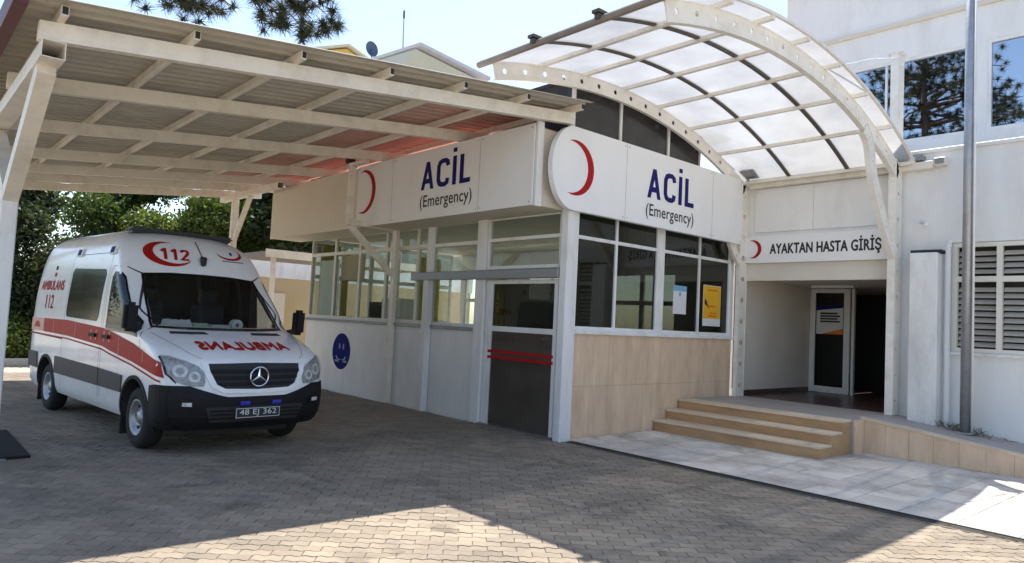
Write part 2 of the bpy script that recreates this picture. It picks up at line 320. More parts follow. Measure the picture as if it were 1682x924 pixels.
def stroke_letters(name, mt, parent, word, org, ux, uz, w, h, lift):
    org, ux, uz, lift = map(Vector, (org, ux, uz, lift)); mb = MB()
    for k, q in enumerate(stroke_text(word, w, h)): mb.add([org + lift * (1 + .15 * k) + ux * a + uz * b for a, b in q], [(0, 1, 2, 3)])
    return mb.build(name, mt, parent, fix=False)
def crescent(cx, cz, r, off, r2, n=40):
    """2D crescent outline: disc r minus a disc r2 shifted by off (negative = towards -x, horns point to -x)"""
    d = off; x = (r * r - r2 * r2 + d * d) / (2 * d); y = math.sqrt(max(1e-6, r * r - x * x))
    A = math.atan2(y, x); B = math.atan2(y, x - d); out = []
    for i in range(n + 1): t = -A + 2 * A * i / n; out.append((cx + r * math.cos(t), cz + r * math.sin(t)))
    for i in range(1, n): t = B - 2 * B * i / n; out.append((cx + d + r2 * math.cos(t), cz + r2 * math.sin(t)))
    return out
def fan_strip(outline, n):
    """faces for a crescent outline made of two arcs of n steps (strip of quads)"""
    L = len(outline); fs = []
    for i in range(n):
        a, b = i, i + 1; c = (L - (i + 1)) if i + 1 < n else n; d = (L - i) % L
        q = [a, b, c, d]; q2 = []
        [q2.append(k) for k in q if k not in q2]
        if len(q2) > 2: fs.append(tuple(q2))
    return fs

# ------------------------------------------------------------------ ground, paving, walkway, drain
g = MB().add([(-400, -400, -.055), (400, -400, -.055), (400, 400, -.055), (-400, 400, -.055)], [(0, 1, 2, 3)]).build('ground', 'ground'); g['kind'] = 'structure'
PX0, PX1, PY0, PY1 = -10.5, -0.10, -7.2, 11.6
paving = MB().add([(PX0, PY0, -.008), (PX1, PY0, -.008), (PX1, PY1, -.008), (PX0, PY1, -.008)], [(0, 1, 2, 3)]).build('paving', 'sand'); paving['kind'] = 'structure'
PL, PW = 0.205, 0.1025
def paver_outline(inset):
    a = 0.011; s = [0, PL / 8, 3 * PL / 8, 5 * PL / 8, 7 * PL / 8, PL]; w = [0, a, -a, a, -a, 0]; out = []
    for x, y in zip(s, w): out.append((min(max(x, inset), PL - inset), y + inset))
    for x, y in zip(s[::-1], w[::-1]): out.append((min(max(x, inset), PL - inset), PW + y - inset))
    return [(x - PL / 2, y - PW / 2) for x, y in out]
po, pi_ = paver_outline(.0018), paver_outline(.0050); npv = len(po)
pv = [(x, y, 0.0) for x, y in pi_] + [(x, y, -.006) for x, y in po] + [(x, y, -.03) for x, y in po]
pf = [tuple(range(npv))] + [(npv + i, npv + (i + 1) % npv, (i + 1) % npv, i) for i in range(npv)] + [(2 * npv + i, 2 * npv + (i + 1) % npv, npv + (i + 1) % npv, npv + i) for i in range(npv)]
pme = bpy.data.meshes.new('paver'); pme.from_pydata(pv, [], pf); pme.materials.append(M['paver'])
ANG = R(-38); ca, sa = math.cos(ANG), math.sin(ANG)
def cam_px(p):
    d = Vector(p) - CAM; z = d.dot(fwd)
    return (841 + FOCAL * d.dot(rt) / z, 462 - FOCAL * d.dot(up) / z, z) if z > 0.1 else (-1e6, 0, z)
spots = []
for j in range(-190, 190):
    for i in range(-90, 90):
        u = (i + (0.5 if j % 2 else 0)) * PL; v = j * PW
        x = u * ca - v * sa - 5; y = u * sa + v * ca + 2
        if PX0 + .15 < x < PX1 - .06 and PY0 + .1 < y < PY1 - .1:
            px = cam_px((x, y, 0)); vis = -40 < px[0] < 1722 and 640 < px[1] < 944
            if px[2] > 0.5 and -400 < px[0] < 2000: spots.append((0 if vis else 1, px[2], x, y))
spots.sort()
rest_v, rest_f = [], []
PV = np.array(pv)
for k, (vis, dep, x, y) in enumerate(spots):
    dz = rng.gauss(0, .0013); tx = rng.gauss(0, .006); ty = rng.gauss(0, .006); a = ANG + rng.gauss(0, .006)
    if k < 300:
        o = bpy.data.objects.new('paver', pme); col.objects.link(o); o.parent = paving; o.location = (x, y, dz); o.rotation_euler = (tx, ty, a)
    else:
        c, s_ = math.cos(a), math.sin(a); q = PV.copy()
        X = q[:, 0] * c - q[:, 1] * s_; Y = q[:, 0] * s_ + q[:, 1] * c; Z = q[:, 2] + dz + q[:, 0] * ty + q[:, 1] * tx
        b = len(rest_v) * len(pv); rest_v.append(np.stack([X + x, Y + y, Z], 1)); rest_f += [tuple(i + b for i in f) for f in pf]
me = bpy.data.meshes.new('pavers'); me.from_pydata(np.concatenate(rest_v).tolist(), [], rest_f); me.materials.append(M['paver'])
o = bpy.data.objects.new('pavers', me); col.objects.link(o); o.parent = paving; o['kind'] = 'stuff'
# yard surface beyond the paving
box('yard', 'ground', None, -60, -10.5, -40, 40, -.05, -.02)['kind'] = 'structure'
# walkway of concrete slabs
WX0, WX1 = 0.10, 3.45
walk = MB().box(WX0, 4.6, -8.0, 0.0, -.05, -.012).build('walkway', 'sand'); walk['kind'] = 'structure'
sw = 0.4775; slab_me = {}
bm = bmesh.new(); bmesh.ops.create_cube(bm, size=1)
for v in bm.verts: v.co = Vector((v.co.x * (sw - .007), v.co.y * (sw - .007), v.co.z * .04 - .02))
bmesh.ops.bevel(bm, geom=[e for e in bm.edges if all(v.co.z > -.01 for v in e.verts)], offset=.005, segments=1, affect='EDGES')
sme = bpy.data.meshes.new('slab'); bm.to_mesh(sme); bm.free(); sme.materials.append(M['slab'])
for i in range(7):
    for j in range(16):
        o = bpy.data.objects.new('slab', sme); col.objects.link(o); o.parent = walk
        o.location = (WX0 + sw * (i + .5), -.02 - sw * (j + .5), rng.gauss(0, .0015)); o.rotation_euler = (rng.gauss(0, .004), rng.gauss(0, .004), 0)
# drain channel along the walkway
drain = empty('drain_channel', (0, -4, -.05), 'dark open drain channel running along the edge of the pale slab walkway', 'drain')
box('channel_floor', 'drain', drain, -.10, .10, -8, -.12, -.06, -.010)
box('channel_kerb', 'sand', drain, -.115, -.095, -8, -.12, -.06, .002, .004)
box('channel_kerb', 'drain', drain, .085, .098, -8, -.12, -.06, -.002, .003)
mb = MB()
for k in range(170):
    y = -rng.uniform(.2, 7.0); x = rng.gauss(.0, .04); x = max(-.07, min(.06, x)); r = rng.uniform(.008, .03); t = rng.uniform(0, 6.3)
    mb.add([(x + r * math.cos(t), y + r * math.sin(t), -.009), (x - r * math.sin(t) * .5, y + r * .5 * math.cos(t), -.004), (x - r * math.cos(t), y - r * math.sin(t), -.008), (x + r * math.sin(t) * .5, y - .5 * r * math.cos(t), -.003)], [(0, 1, 2, 3)])
mb.build('leaf_debris', 'bark', drain, fix=False)['kind'] = 'stuff'

# ------------------------------------------------------------------ entrance steps, platform and ramp
def clad(parent, mt, axis, c, a0, a1, z0, z1fn, w, h, t=.018):
    """cladding tiles on a wall: axis 'y' = wall in an x-z plane at y=c (facing -y); 'x' = wall at x=c facing -x"""
    n = max(1, round((a1 - a0) / w)); w = (a1 - a0) / n
    for i in range(n):
        p0, p1 = a0 + i * w + .0015, a0 + (i + 1) * w - .0015
        zt = min(z1fn(p0), z1fn(p1)); rows = max(1, round((zt - z0) / h)); hh = (zt - z0) / rows
        for r in range(rows):
            za, zb = z0 + r * hh + .0015, z0 + (r + 1) * hh - .0015
            q = rng.uniform(0, .002)
            top = [(p0, zb if r < rows - 1 else z1fn(p0) - .0015), (p1, zb if r < rows - 1 else z1fn(p1) - .0015)]
            poly = [(p0, za), (p1, za), top[1], top[0]]
            MB().prism(poly, axis, c - t - q, c).build('cladding_tile', mt, parent)
ent = empty('entrance_steps', (3.4, -1.4, 0), 'peach stone steps with landing and sloping ramp before the outpatient entrance', 'steps')
SX = [(2.07, .02, .17), (2.40, .17, .32), (2.72, .32, .47)]
for i, (x, z0, z1) in enumerate(SX):
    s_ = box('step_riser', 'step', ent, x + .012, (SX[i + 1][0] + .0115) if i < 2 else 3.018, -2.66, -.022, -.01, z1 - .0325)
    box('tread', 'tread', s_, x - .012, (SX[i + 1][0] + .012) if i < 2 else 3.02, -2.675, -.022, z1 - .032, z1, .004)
landing = box('landing', 'rampfloor', ent, 3.02, 4.6, -2.70, 0, .0, .466)
RX = 3.36
rz = lambda y: .466 + (y + 2.70) * .112
MB().add([(RX, -2.70, .0), (RX, -6.8, .0), (4.6, -6.8, .0), (4.6, -2.70, .0), (RX, -2.70, rz(-2.70)), (RX, -6.8, rz(-6.8) + .0), (4.6, -6.8, rz(-6.8)), (4.6, -2.70, rz(-2.70))],
         [(0, 1, 5, 4), (4, 5, 6, 7), (1, 2, 6, 5), (3, 0, 4, 7)]).build('ramp', 'rampfloor', ent)
clad(ent, 'peach', 'x', RX, -6.6, -2.70, .0, rz, .30, 1.0)
clad(ent, 'peach', 'y', -2.70, 3.024, 3.335, .0, lambda x: .463, .32, 1.0)
MB().add([(RX - .035, -2.66, rz(-2.70) + .002), (RX + .11, -2.66, rz(-2.7) + .002), (RX + .11, -6.7, rz(-6.7) + .002), (RX - .035, -6.7, rz(-6.7) + .002),
          (RX - .035, -2.66, rz(-2.70) + .028), (RX + .11, -2.66, rz(-2.7) + .028), (RX + .11, -6.7, rz(-6.7) + .028), (RX - .035, -6.7, rz(-6.7) + .028)],
         [(0, 3, 2, 1), (4, 5, 6, 7), (0, 1, 5, 4), (1, 2, 6, 5), (2, 3, 7, 6), (3, 0, 4, 7)]).build('coping', 'tread', ent)

# ------------------------------------------------------------------ emergency booth
booth = empty('emergency_building', (2.2, 4.0, 0), 'low white glazed emergency annex with peach stone base and deep fascia', 'building')
LY = 8.0
box('floor_slab', 'room', booth, .05, 4.4, .05, LY, -.04, .02)
# front wall (plane y = 0) : stone base, sill, glazing
w0 = box('wall', 'panelwall', booth, .12, 4.30, .02, .14, -.03, 1.47)
clad(w0, 'peach', 'y', .02, .12, 4.30, -.02, lambda x: 1.47, .42, .75)
box('sill', 'white', booth, .10, 4.32, -.045, .15, 1.47, 1.53, .008)
def glazing(parent, axis, c, a_list, z0, z1, zt, ft=.05, dep=.06, glassm='glass', doubles=(), name='window', fm='white'):
    """one window per bay between neighbouring mullion positions, each with frame, pane(s) and transom"""
    for a, b in zip(a_list[:-1], a_list[1:]):
        def bx(nm, mt, par, p0, p1, q0, q1, d0, d1, bev=0):
            return box(nm, mt, par, p0, p1, c + d0, c + d1, q0, q1, bev) if axis == 'y' else box(nm, mt, par, c + d0, c + d1, p0, p1, q0, q1, bev)
        mb = MB(); h = ft / 2
        segs = [(a, a + h, z0, z1), (b - h, b, z0, z1), (a + h, b - h, z0, z0 + ft), (a + h, b - h, z1 - ft, z1)]
        if zt: segs.append((a + h, b - h, zt - h, zt + h))
        for p0, p1, q0, q1 in segs:
            if axis == 'y': mb.box(p0, p1, c - dep / 2, c + dep / 2, q0, q1)
            else: mb.box(c - dep / 2, c + dep / 2, p0, p1, q0, q1)
        fr = mb.build(name, fm, parent)
        zs = [(z0 + ft, zt - h), (zt + h, z1 - ft)] if zt else [(z0 + ft, z1 - ft)]
        for q0, q1 in zs: bx('pane', glassm, fr, a + h, b - h, q0, q1, -.004, .004)
glazing(booth, 'y', .05, [.16, 1.06, 2.08], 1.53, 3.30, 2.86, glassm='darkglass')
glazing(booth, 'y', .05, [2.24, 3.27, 4.22], 1.53, 3.30, 2.86, glassm='darkglass')
box('mullion', 'white', booth, 2.08, 2.24, .01, .10, 1.53, 3.30, .006)
box('end_frame', 'white', booth, 4.22, 4.34, .01, .10, 1.53, 4.4, .006)
# clerestory glazing under the canopy arch
box('clerestory_sill', 'white', booth, -.05, 4.2, .0, .10, 4.22, 4.30)
glazing(booth, 'y', .06, [.02, 1.06, 2.28, 3.2], 4.30, 5.22, None, ft=.05, glassm='smoke', name='clerestory_window')
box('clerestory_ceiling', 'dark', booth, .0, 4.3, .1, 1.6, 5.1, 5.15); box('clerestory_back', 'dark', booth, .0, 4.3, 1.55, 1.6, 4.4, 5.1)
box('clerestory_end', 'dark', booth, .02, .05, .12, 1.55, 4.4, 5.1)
# corner post
cp = MB().box(-.145, -.01, -.11, .03, -.02, 3.5, .01).build('post', 'white', booth); MB().box(-.01, .12, -.07, .05, -.02, 3.5, .006).build('post_flange', 'white', cp)
# side wall (plane x = 0) : white panels, sill, glazing
for a, b in ((1.98, 3.2), (3.2, 4.45), (4.45, 6.2), (6.2, LY)):
    box('wall_panel', 'panelwall', booth, .0, .10, a + .003, b - .003, -.03, 1.42)
box('sill', 'alu', booth, -.05, .12, 1.95, LY + .02, 1.42, 1.47, .006)
glazing(booth, 'x', .05, [1.98, 3.30], 1.47, 3.25, 2.86, ft=.06)
glazing(booth, 'x', .05, [3.45, 3.78, 4.84, 5.85, 6.88, LY - .02], 1.47, 3.25, 2.86, ft=.07, fm='creamframe')
box('mullion', 'white', booth, .0, .11, 3.30, 3.45, 1.47, 3.3)
c_ = box('post', 'white', booth, -.09, .06, 1.72, 1.95, -.02, 3.4, .008)
box('post', 'white', booth, -.14, -.02, 3.19, 3.33, -.02, 2.30, .008)
# end wall of the annex
box('end_wall', 'panelwall', booth, .1, 4.4, LY, LY + .1, -.03, 1.45)
glazing(booth, 'y', LY + .05, [.1, .85, 1.6, 2.35, 3.1, 4.0], 1.45, 3.25, 2.4, ft=.09, fm='white')
# rear wall with windows and curtains
for a, b, z0, z1 in ((0.1, 1.2, 0, 3.3), (1.2, 8, 0, 1.2), (1.2, 8, 2.75, 3.3), (2.9, 3.8, 1.2, 2.75), (5.4, 6.2, 1.2, 2.75), (7.8, 8, 1.2, 2.75)):
    box('rear_wall', 'room', booth, 4.28, 4.38, a, b, z0 + .002, z1)
glazing(booth, 'x', 4.33, [1.2, 2.05, 2.9], 1.2, 2.75, 2.1, ft=.09, glassm='glass', name='rear_window')
glazing(booth, 'x', 4.33, [3.8, 4.6, 5.4], 1.2, 2.75, 2.1, ft=.09, glassm='glass', name='rear_window')
glazing(booth, 'x', 4.33, [6.2, 7.0, 7.8], 1.2, 2.75, 2.1, ft=.09, glassm='glass', name='rear_window')
def curtain(y0, y1, x=4.2, z0=1.1, z1=2.8):
    n = 40; vs = []; fs = []
    for i in range(n + 1):
        y = y0 + (y1 - y0) * i / n; dx = .035 * math.sin(i * 1.7) + .012 * math.sin(i * .7)
        vs += [(x + dx, y, z0), (x + dx, y, z1)]
    for i in range(n): fs.append((2 * i, 2 * i + 2, 2 * i + 3, 2 * i + 1))
    return MB().add(vs, fs).build('curtain', 'curtain', booth, smooth=True, fix=False)
def curtain_x(x0, x1, y=LY - .12, z0=1.3, z1=3.1):
    n = 40; vs = []; fs = []
    for i in range(n + 1):
        x = x0 + (x1 - x0) * i / n; d = .03 * math.sin(i * 1.7) + .012 * math.sin(i * .7); vs += [(x, y + d, z0), (x, y + d, z1)]
    for i in range(n): fs.append((2 * i, 2 * i + 2, 2 * i + 3, 2 * i + 1))
    return MB().add(vs, fs).build('curtain', 'curtain', booth, smooth=True, fix=False)
curtain(6.1, 6.9); curtain_x(2.9, 3.5); curtain_x(.2, .5)
box('ceiling', 'plaster', booth, -.68, 4.4, .03, LY + .55, 3.28, 3.34)
def hang(name, mt, y0, y1, z0, z1, x=.20, amp=.02):
    n = 34; vs = []; fs = []
    for i in range(n + 1): y_ = y0 + (y1 - y0) * i / n; d = amp * math.sin(i * 1.9); vs += [(x + d, y_, z0), (x + d, y_, z1)]
    for i in range(n): fs.append((2 * i, 2 * i + 2, 2 * i + 3, 2 * i + 1))
    return MB().add(vs, fs).build(name, mt, booth, smooth=True, fix=False)
hang('curtain', 'panelwall', 7.0, 7.9, 1.4, 2.75); hang('curtain', 'curtain', 6.62, 6.84, 1.4, 2.75)
box('roller_blind', 'peach', booth, .16, .19, 5.9, 6.8, 2.30, 2.82); box('wall_cabinet', 'room', booth, .5, .9, 5.0, 5.7, 1.0, 1.95, .01)
box('privacy_screen', 'panelwall', booth, 1.9, 1.95, 2.0, 3.1, .3, 2.0); box('desk', 'plaster', booth, .5, 1.1, 2.2, 3.2, .02, .78, .01)
cab = box('cabinet', 'dark', booth, 1.4, 1.8, 7.2, 7.7, .02, 1.9, .01)
box('counter', 'room', booth, .5, 1.1, 3.9, 6.3, .02, 1.05, .01)
# fascia box over the side wall
box('fascia_core', 'fascia', booth, -.68, 4.4, .03, 8.58, 3.34, 4.26)
box('soffit', 'fascia', booth, -.68, -.001, .03, 8.58, 3.19, 3.279)
box('fascia_panel', 'fascia', booth, -.71, -.682, 4.75, 8.60, 3.18, 4.29)
box('fascia_edge', 'white', booth, -.715, -.60, -.02, .028, 3.17, 4.33, .004)
box('roof', 'redtile', booth, -.66, 4.4, .12, 8.5, 4.262, 4.31)
# door: overhead rail, fixed light, sliding leaf
rail = box('door_rail', 'alu', booth, -.16, -.095, .04, 3.70, 2.24, 2.38, .01)
leaf = empty('sliding_door', (0, 1.0, 0), 'sliding door with dark lower panel, two red stripes and glazed top beside corner post', 'door')
for p in ((1.55, 1.70), (.13, .2)): box('stile', 'white', leaf, -.05, .01, p[0], p[1], .01, 2.23, .004)
box('mid_rail', 'white', leaf, -.045, .01, .2, 1.55, 1.44, 1.52, .004); box('top_rail', 'white', leaf, -.045, .01, .2, 1.55, 2.17, 2.23, .004)
box('lower_panel', 'doorpanel', leaf, -.025, -.005, .2, 1.55, .02, 1.44); box('pane', 'darkglass', leaf, -.022, -.012, .2, 1.55, 1.52, 2.17)
for z in (1.02, 1.11): box('red_stripe', 'red', leaf, -.056, -.0515 if False else -.0262, .17, 1.60, z, z + .042)
MB().tube([(-.03, .36, 1.36), (-.07, .36, 1.36)], .022, 10).build('lock', 'chrome', leaf)
glazing(booth, 'x', .0, [.14, 1.72], 2.40, 3.22, 2.86, ft=.05, name='door_transom')
box('door_jamb', 'dark', booth, .02, .05, 1.66, 1.74, .0, 2.2)
box('threshold', 'alu', booth, -.12, .1, .1, 1.72, -.004, .012)
# steel bracket post beside the wall
brk = empty('bracket_post', (-.1, 4.4, 0), 'cream square steel post with top arm and diagonal strut before the white wall', 'post')
MB().box(-.115, -.02, 4.33, 4.45, -.02, 3.27, .008).build('upright', 'cream', brk)
MB().bar((-1.10, 4.39, 3.22), (-.12, 4.39, 3.22), .10, .10).build('arm', 'cream', brk)
MB().bar((-1.03, 4.39, 3.15), (-.12, 4.39, 2.36), .09, .09).build('strut', 'cream', brk)
MB().box(-1.11, -1.01, 4.34, 4.44, 3.272, 4.21, .006).build('riser', 'cream', brk); MB().box(-1.11, -1.01, 3.90, 4.44, 4.212, 4.268, .004).build('top_tie', 'cream', brk)

# signs
CR_N = 40
def fixings(parent, pts, axis):
    for p in pts:
        d = Vector((-.004, 0, 0)) if axis == 'x' else Vector((0, -.004, 0)); p = Vector(p)
        MB().tube([p, p + d], .011, 8).build('screw', 'steel', parent)
sg = empty('emergency_sign', (-.72, 2.4, 3.2), 'long flat white ACİL emergency sign with thin crescent on the shaded side fascia', 'sign')
box('panel', 'sign', sg, -.735, -.712, .03, 4.745, 3.18, 4.30, .003)
for yy in (1.18, 3.55): box('panel_joint', 'rubstrip', sg, -.7362, -.7352, yy - .002, yy + .002, 3.185, 4.295)
fixings(sg, [(-.735, yy, zz) for yy in (.08, 1.13, 1.23, 3.5, 3.6, 4.7) for zz in (3.23, 4.25)], 'x')
stroke_letters('heading', 'blue', sg, 'ACİL', (-.735, 2.68, 3.65), (0, -1, 0), (0, 0, 1), 1.30, .45, (-.0015, 0, 0))
lettering('caption', 'black', sg, '(Emergency)', (-.735, 2.68, 3.31), (0, -1, 0), (0, 0, 1), 1.34, .25, (-.002, 0, 0), bold=.003)
def crescent_obj(name, parent, org, ux, uz, lift, r, off, r2, mt='red'):
    ol = crescent(0, 0, r, -off, r2, CR_N); ux, uz, org, lift = map(Vector, (ux, uz, org, lift))
    return MB().add([org + lift + ux * a + uz * b for a, b in ol], fan_strip(ol, CR_N)).build(name, mt, parent, fix=False)
crescent_obj('crescent', sg, (-.735, 4.50, 3.82), (0, -1, 0), (0, 0, 1), (-.002, 0, 0), .40, .09, .37)
sg = empty('emergency_sign', (1.9, -.12, 3.2), 'white ACİL emergency sign with rounded end and red crescent above stone base', 'sign')
def capsule(x0, x1, z0, z1, n=20):
    r = (z1 - z0) / 2; out = [(x1, z0), (x1, z1)]
    for i in range(n + 1): t = math.pi / 2 + math.pi * i / n; out.append((x0 + r * .72 + r * .72 * math.cos(t), (z0 + z1) / 2 + r * math.sin(t)))
    return out
MB().prism(capsule(-.60, 4.22, 3.17, 4.33), 'y', -.20, -.115).build('panel', 'sign', sg)
for xx in (.95, 3.25): box('panel_joint', 'rubstrip', sg, xx - .002, xx + .002, -.2012, -.2002, 3.175, 4.325)
fixings(sg, [(xx, -.20, zz) for xx in (.90, 1.0, 3.2, 3.3, 4.17) for zz in (3.22, 4.28)], 'y')
stroke_letters('heading', 'blue', sg, 'ACİL', (1.46, -.20, 3.60), (1, 0, 0), (0, 0, 1), 1.24, .46, (0, -.0015, 0))
lettering('caption', 'black', sg, '(Emergency)', (1.44, -.20, 3.27), (1, 0, 0), (0, 0, 1), 1.26, .24, (0, -.002, 0), bold=.003)
crescent_obj('crescent', sg, (-.155, -.20, 3.76), (1, 0, 0), (0, 0, 1), (0, -.002, 0), .385, .10, .36)
# wall sticker and posters
st = empty('round_sticker', (-.003, 6.3, .8), 'round dark blue sticker on the white wall panel beside the ambulance', 'sticker')
def disc(y, z, r, n=32): return [(y + r * math.cos(2 * math.pi * i / n), z + r * math.sin(2 * math.pi * i / n)) for i in range(n)]
MB().prism(disc(6.33, .82, .37), 'x', -.004, -.0005).build('disc', 'sticker', st)
for y, z, ry, rz_ in ((6.40, .92, .03, .06), (6.24, .92, .03, .06)): MB().prism([(y + ry * math.cos(t), z + rz_ * math.sin(t)) for t in np.linspace(0, 2 * math.pi, 13)[:-1]], 'x', -.006, -.0045).build('mark', 'pale', st)
ol = [(6.33 + .24 * math.cos(t), .80 + .2 * math.sin(t)) for t in np.linspace(math.pi * 1.15, math.pi * 1.85, 15)]; il = [(6.33 + .21 * math.cos(t), .80 + .15 * math.sin(t)) for t in np.linspace(math.pi * 1.85, math.pi * 1.15, 15)]
MB().prism(ol + il, 'x', -.006, -.0045).build('curved_mark', 'pale', st)
MB().prism([(6.09, .60), (6.57, .60), (6.57, .64), (6.09, .64)], 'x', -.006, -.0045).build('band', 'pale', st)
ps = empty('paper_notice', (2.72, -.0, 1.8), 'white paper notice with pale blue heading behind the window', 'notice')
box('sheet', 'paper', ps, 2.55, 2.92, .030, .033, 1.86, 2.33); box('heading_band', 'paperblue', ps, 2.55, 2.92, .0275, .0295, 2.24, 2.33)
MB().prism(disc(2.735, 2.19, .035, 14), 'y', .0275, .0295).build('emblem', 'paperblue', ps)
ps = empty('yellow_poster', (3.68, .0, 1.7), 'yellow poster with orange lettering blocks in window beside perforated column', 'poster')
box('sheet', 'paper', ps, 3.42, 3.97, .030, .033, 1.69, 2.40); box('print', 'yellow', ps, 3.43, 3.96, .0275, .0295, 1.82, 2.39)
for x0, x1, z in ((3.56, 3.86, 2.30), (3.62, 3.85, 1.90), (3.58, 3.83, 1.85), (3.56, 3.80, 2.02)): box('print_line', 'orange', ps, x0, x1, .025, .027, z, z + .03)
MB().prism([(3.46, 2.07), (3.55, 2.03), (3.60, 1.98), (3.56, 2.06), (3.52, 2.13), (3.47, 2.16)], 'y', .025, .027).build('figure', 'dark', ps)
# floodlight bracket under the carport
cl = empty('security_camera', (-.75, 4.9, 4.3), 'small black security camera on bracket above the side fascia', 'camera')
MB().box(-.93, -.77, 4.80, 4.92, 4.36, 4.47, .015).build('housing', 'black', cl); MB().tube([(-.72, 4.86, 4.31), (-.8, 4.86, 4.38)], .018, 8).build('arm', 'black', cl)

# ------------------------------------------------------------------ carport
cp = empty('carport', (-3.5, 5, 0), 'cream steel carport with corrugated roof sheltering the ambulance', 'carport')
zt = lambda x: 3.85 + .113 * (x + 6.22)
BY = [-.10, 1.72, 3.95, 6.25, 7.95, 9.25, 10.65]
for y in BY: MB().add(*(lambda x0, x1, h, w: ([(x0, y - w, zt(x0) - h), (x1, y - w, zt(x1) - h), (x1, y + w, zt(x1) - h), (x0, y + w, zt(x0) - h), (x0, y - w, zt(x0)), (x1, y - w, zt(x1)), (x1, y + w, zt(x1)), (x0, y + w, zt(x0))], [(0, 3, 2, 1), (4, 5, 6, 7), (0, 1, 5, 4), (1, 2, 6, 5), (2, 3, 7, 6), (3, 0, 4, 7)]))(-6.38, -.16, .155, .045)).build('beam', 'cream', cp)
for k in range(7):
    x = -6.24 + k * 1.005
    MB().box(x - .028, x + .028, -.34, 10.85, zt(x) + .002, zt(x) + .088, .004).build('purlin', 'cream', cp); box('purlin_hollow_shade', 'dark', cp, x - .020, x + .020, -.346, -.3405, zt(x) + .014, zt(x) + .076)  # dark plates paint the shade inside the open purlin ends
# corrugated sheets : ridges run along x
def sheet(y0, y1, xs=(-6.50, -4.6, -2.4, -1.72), mt='corr', dz0=0.0):
    prof = []; y = y0; p = .18
    while y < y1 - 1e-6:
        for dy, dz in ((0, 0), (.055, 0), (.075, .032), (.145, .032), (.165, 0)): prof.append((min(y + dy, y1), dz))
        y += p
    prof.append((y1, 0)); vs = []; fs = []
    for t in (0, .0025):
        for x in xs:
            for yy, dz in prof: vs.append((x, yy, zt(x) + .091 + dz0 + dz + t))
    n = len(prof); m = len(xs)
    for t in range(2):
        for i in range(m - 1):
            for j in range(n - 1):
                a = t * n * m + i * n + j; fs.append((a, a + 1, a + n + 1, a + n))
    for i in range(m - 1):
        for j in (0, n - 1): a = i * n + j; fs.append((a, a + n, a + n + n * m, a + n * m))
    for j in range(n - 1):
        for i in (0, m - 1): a = i * n + j; fs.append((a, a + 1, a + 1 + n * m, a + n * m))
    return MB().add(vs, fs).build('roof_sheet', mt, cp)
y = -.46
k_ = 0
while y < 10.9:
    first = y < 0; lift = .004 * (k_ % 2); e = min(y + 1.135, 11.1)
    sheet(y, e, (-6.50, -4.6, -2.4, -.12) if first else (-6.50, -4.6, -2.4, -1.95), 'corr', lift)
    if not first: sheet(y, e, (-2.12, -1.0, -.12), 'pinkglow', .009 + lift)  # reddish sheets next to the annex stand in for bounced pink light
    y += 1.08; k_ += 1
box('edge_trim', 'trimred', cp, -6.60, -6.502, -.52, 11.1, zt(-6.5) - .02, zt(-6.5) + .17, .004)
GX, GZ = -6.27, zt(-6.27) - .155
def open_tube(name, x, y0, y1, z0, z1, w, t=.006, mt='cream'):
    mb = MB(); a, b = x - w / 2, x + w / 2
    mb.box(a, b, y0, y1, z1 - t, z1); mb.box(a, b, y0, y1, z0, z0 + t); mb.box(a, a + t, y0, y1, z0 + t, z1 - t); mb.box(b - t, b, y0, y1, z0 + t, z1 - t)
    return mb.build(name, mt, cp)
open_tube('girder', GX, -.16, 10.75, GZ - .145, GZ - .003, .17)
GX2 = -1.06; GZ2 = zt(GX2) - .155
open_tube('girder', GX2, 7.4, 10.75, GZ2 - .125, GZ2 - .003, .13)
for y, hp in ((1.75, 2.68), (9.6, 2.62)):
    MB().box(GX - .07, GX + .07, y - .07, y + .07, -.02, hp, .01).build('post', 'white', cp)
    for sgn in (-1, 1):
        MB().bar((GX, y, hp - .08), (GX, y + sgn * 1.62, GZ - .15), .135, .16).build('arm', 'cream', cp)
    box('base_plate', 'steel', cp, GX - .14, GX + .14, y - .14, y + .14, .002, .014)
y = 9.9
MB().box(GX2 - .07, GX2 + .07, y - .07, y + .07, -.02, GZ2 - .13, .01).build('post', 'cream', cp)
MB().bar((GX2, y, 3.1), (GX2, y - .9, GZ2 - .13), .09, .09).build('arm', 'cream', cp)
box('base_plate', 'steel', cp, GX2 - .12, GX2 + .12, y - .12, y + .12, .002, .014)
# beam seat post over the annex corner, joins carport and canopy
box('stub_post', 'white', cp, -.14, -.06, -.055, .0, 4.335, 5.06, .004)
box('gasket', 'black', cp, -.17, -.142, -.06, .0, 4.62, 4.98)
rb = tag(MB().box(-7.6, -5.92, 1.64, 3.40, .003, .03, .006).build('rubber_mat', 'mat_rubber'), 'black rubber mat lying on the paving beside the carport post', 'mat')

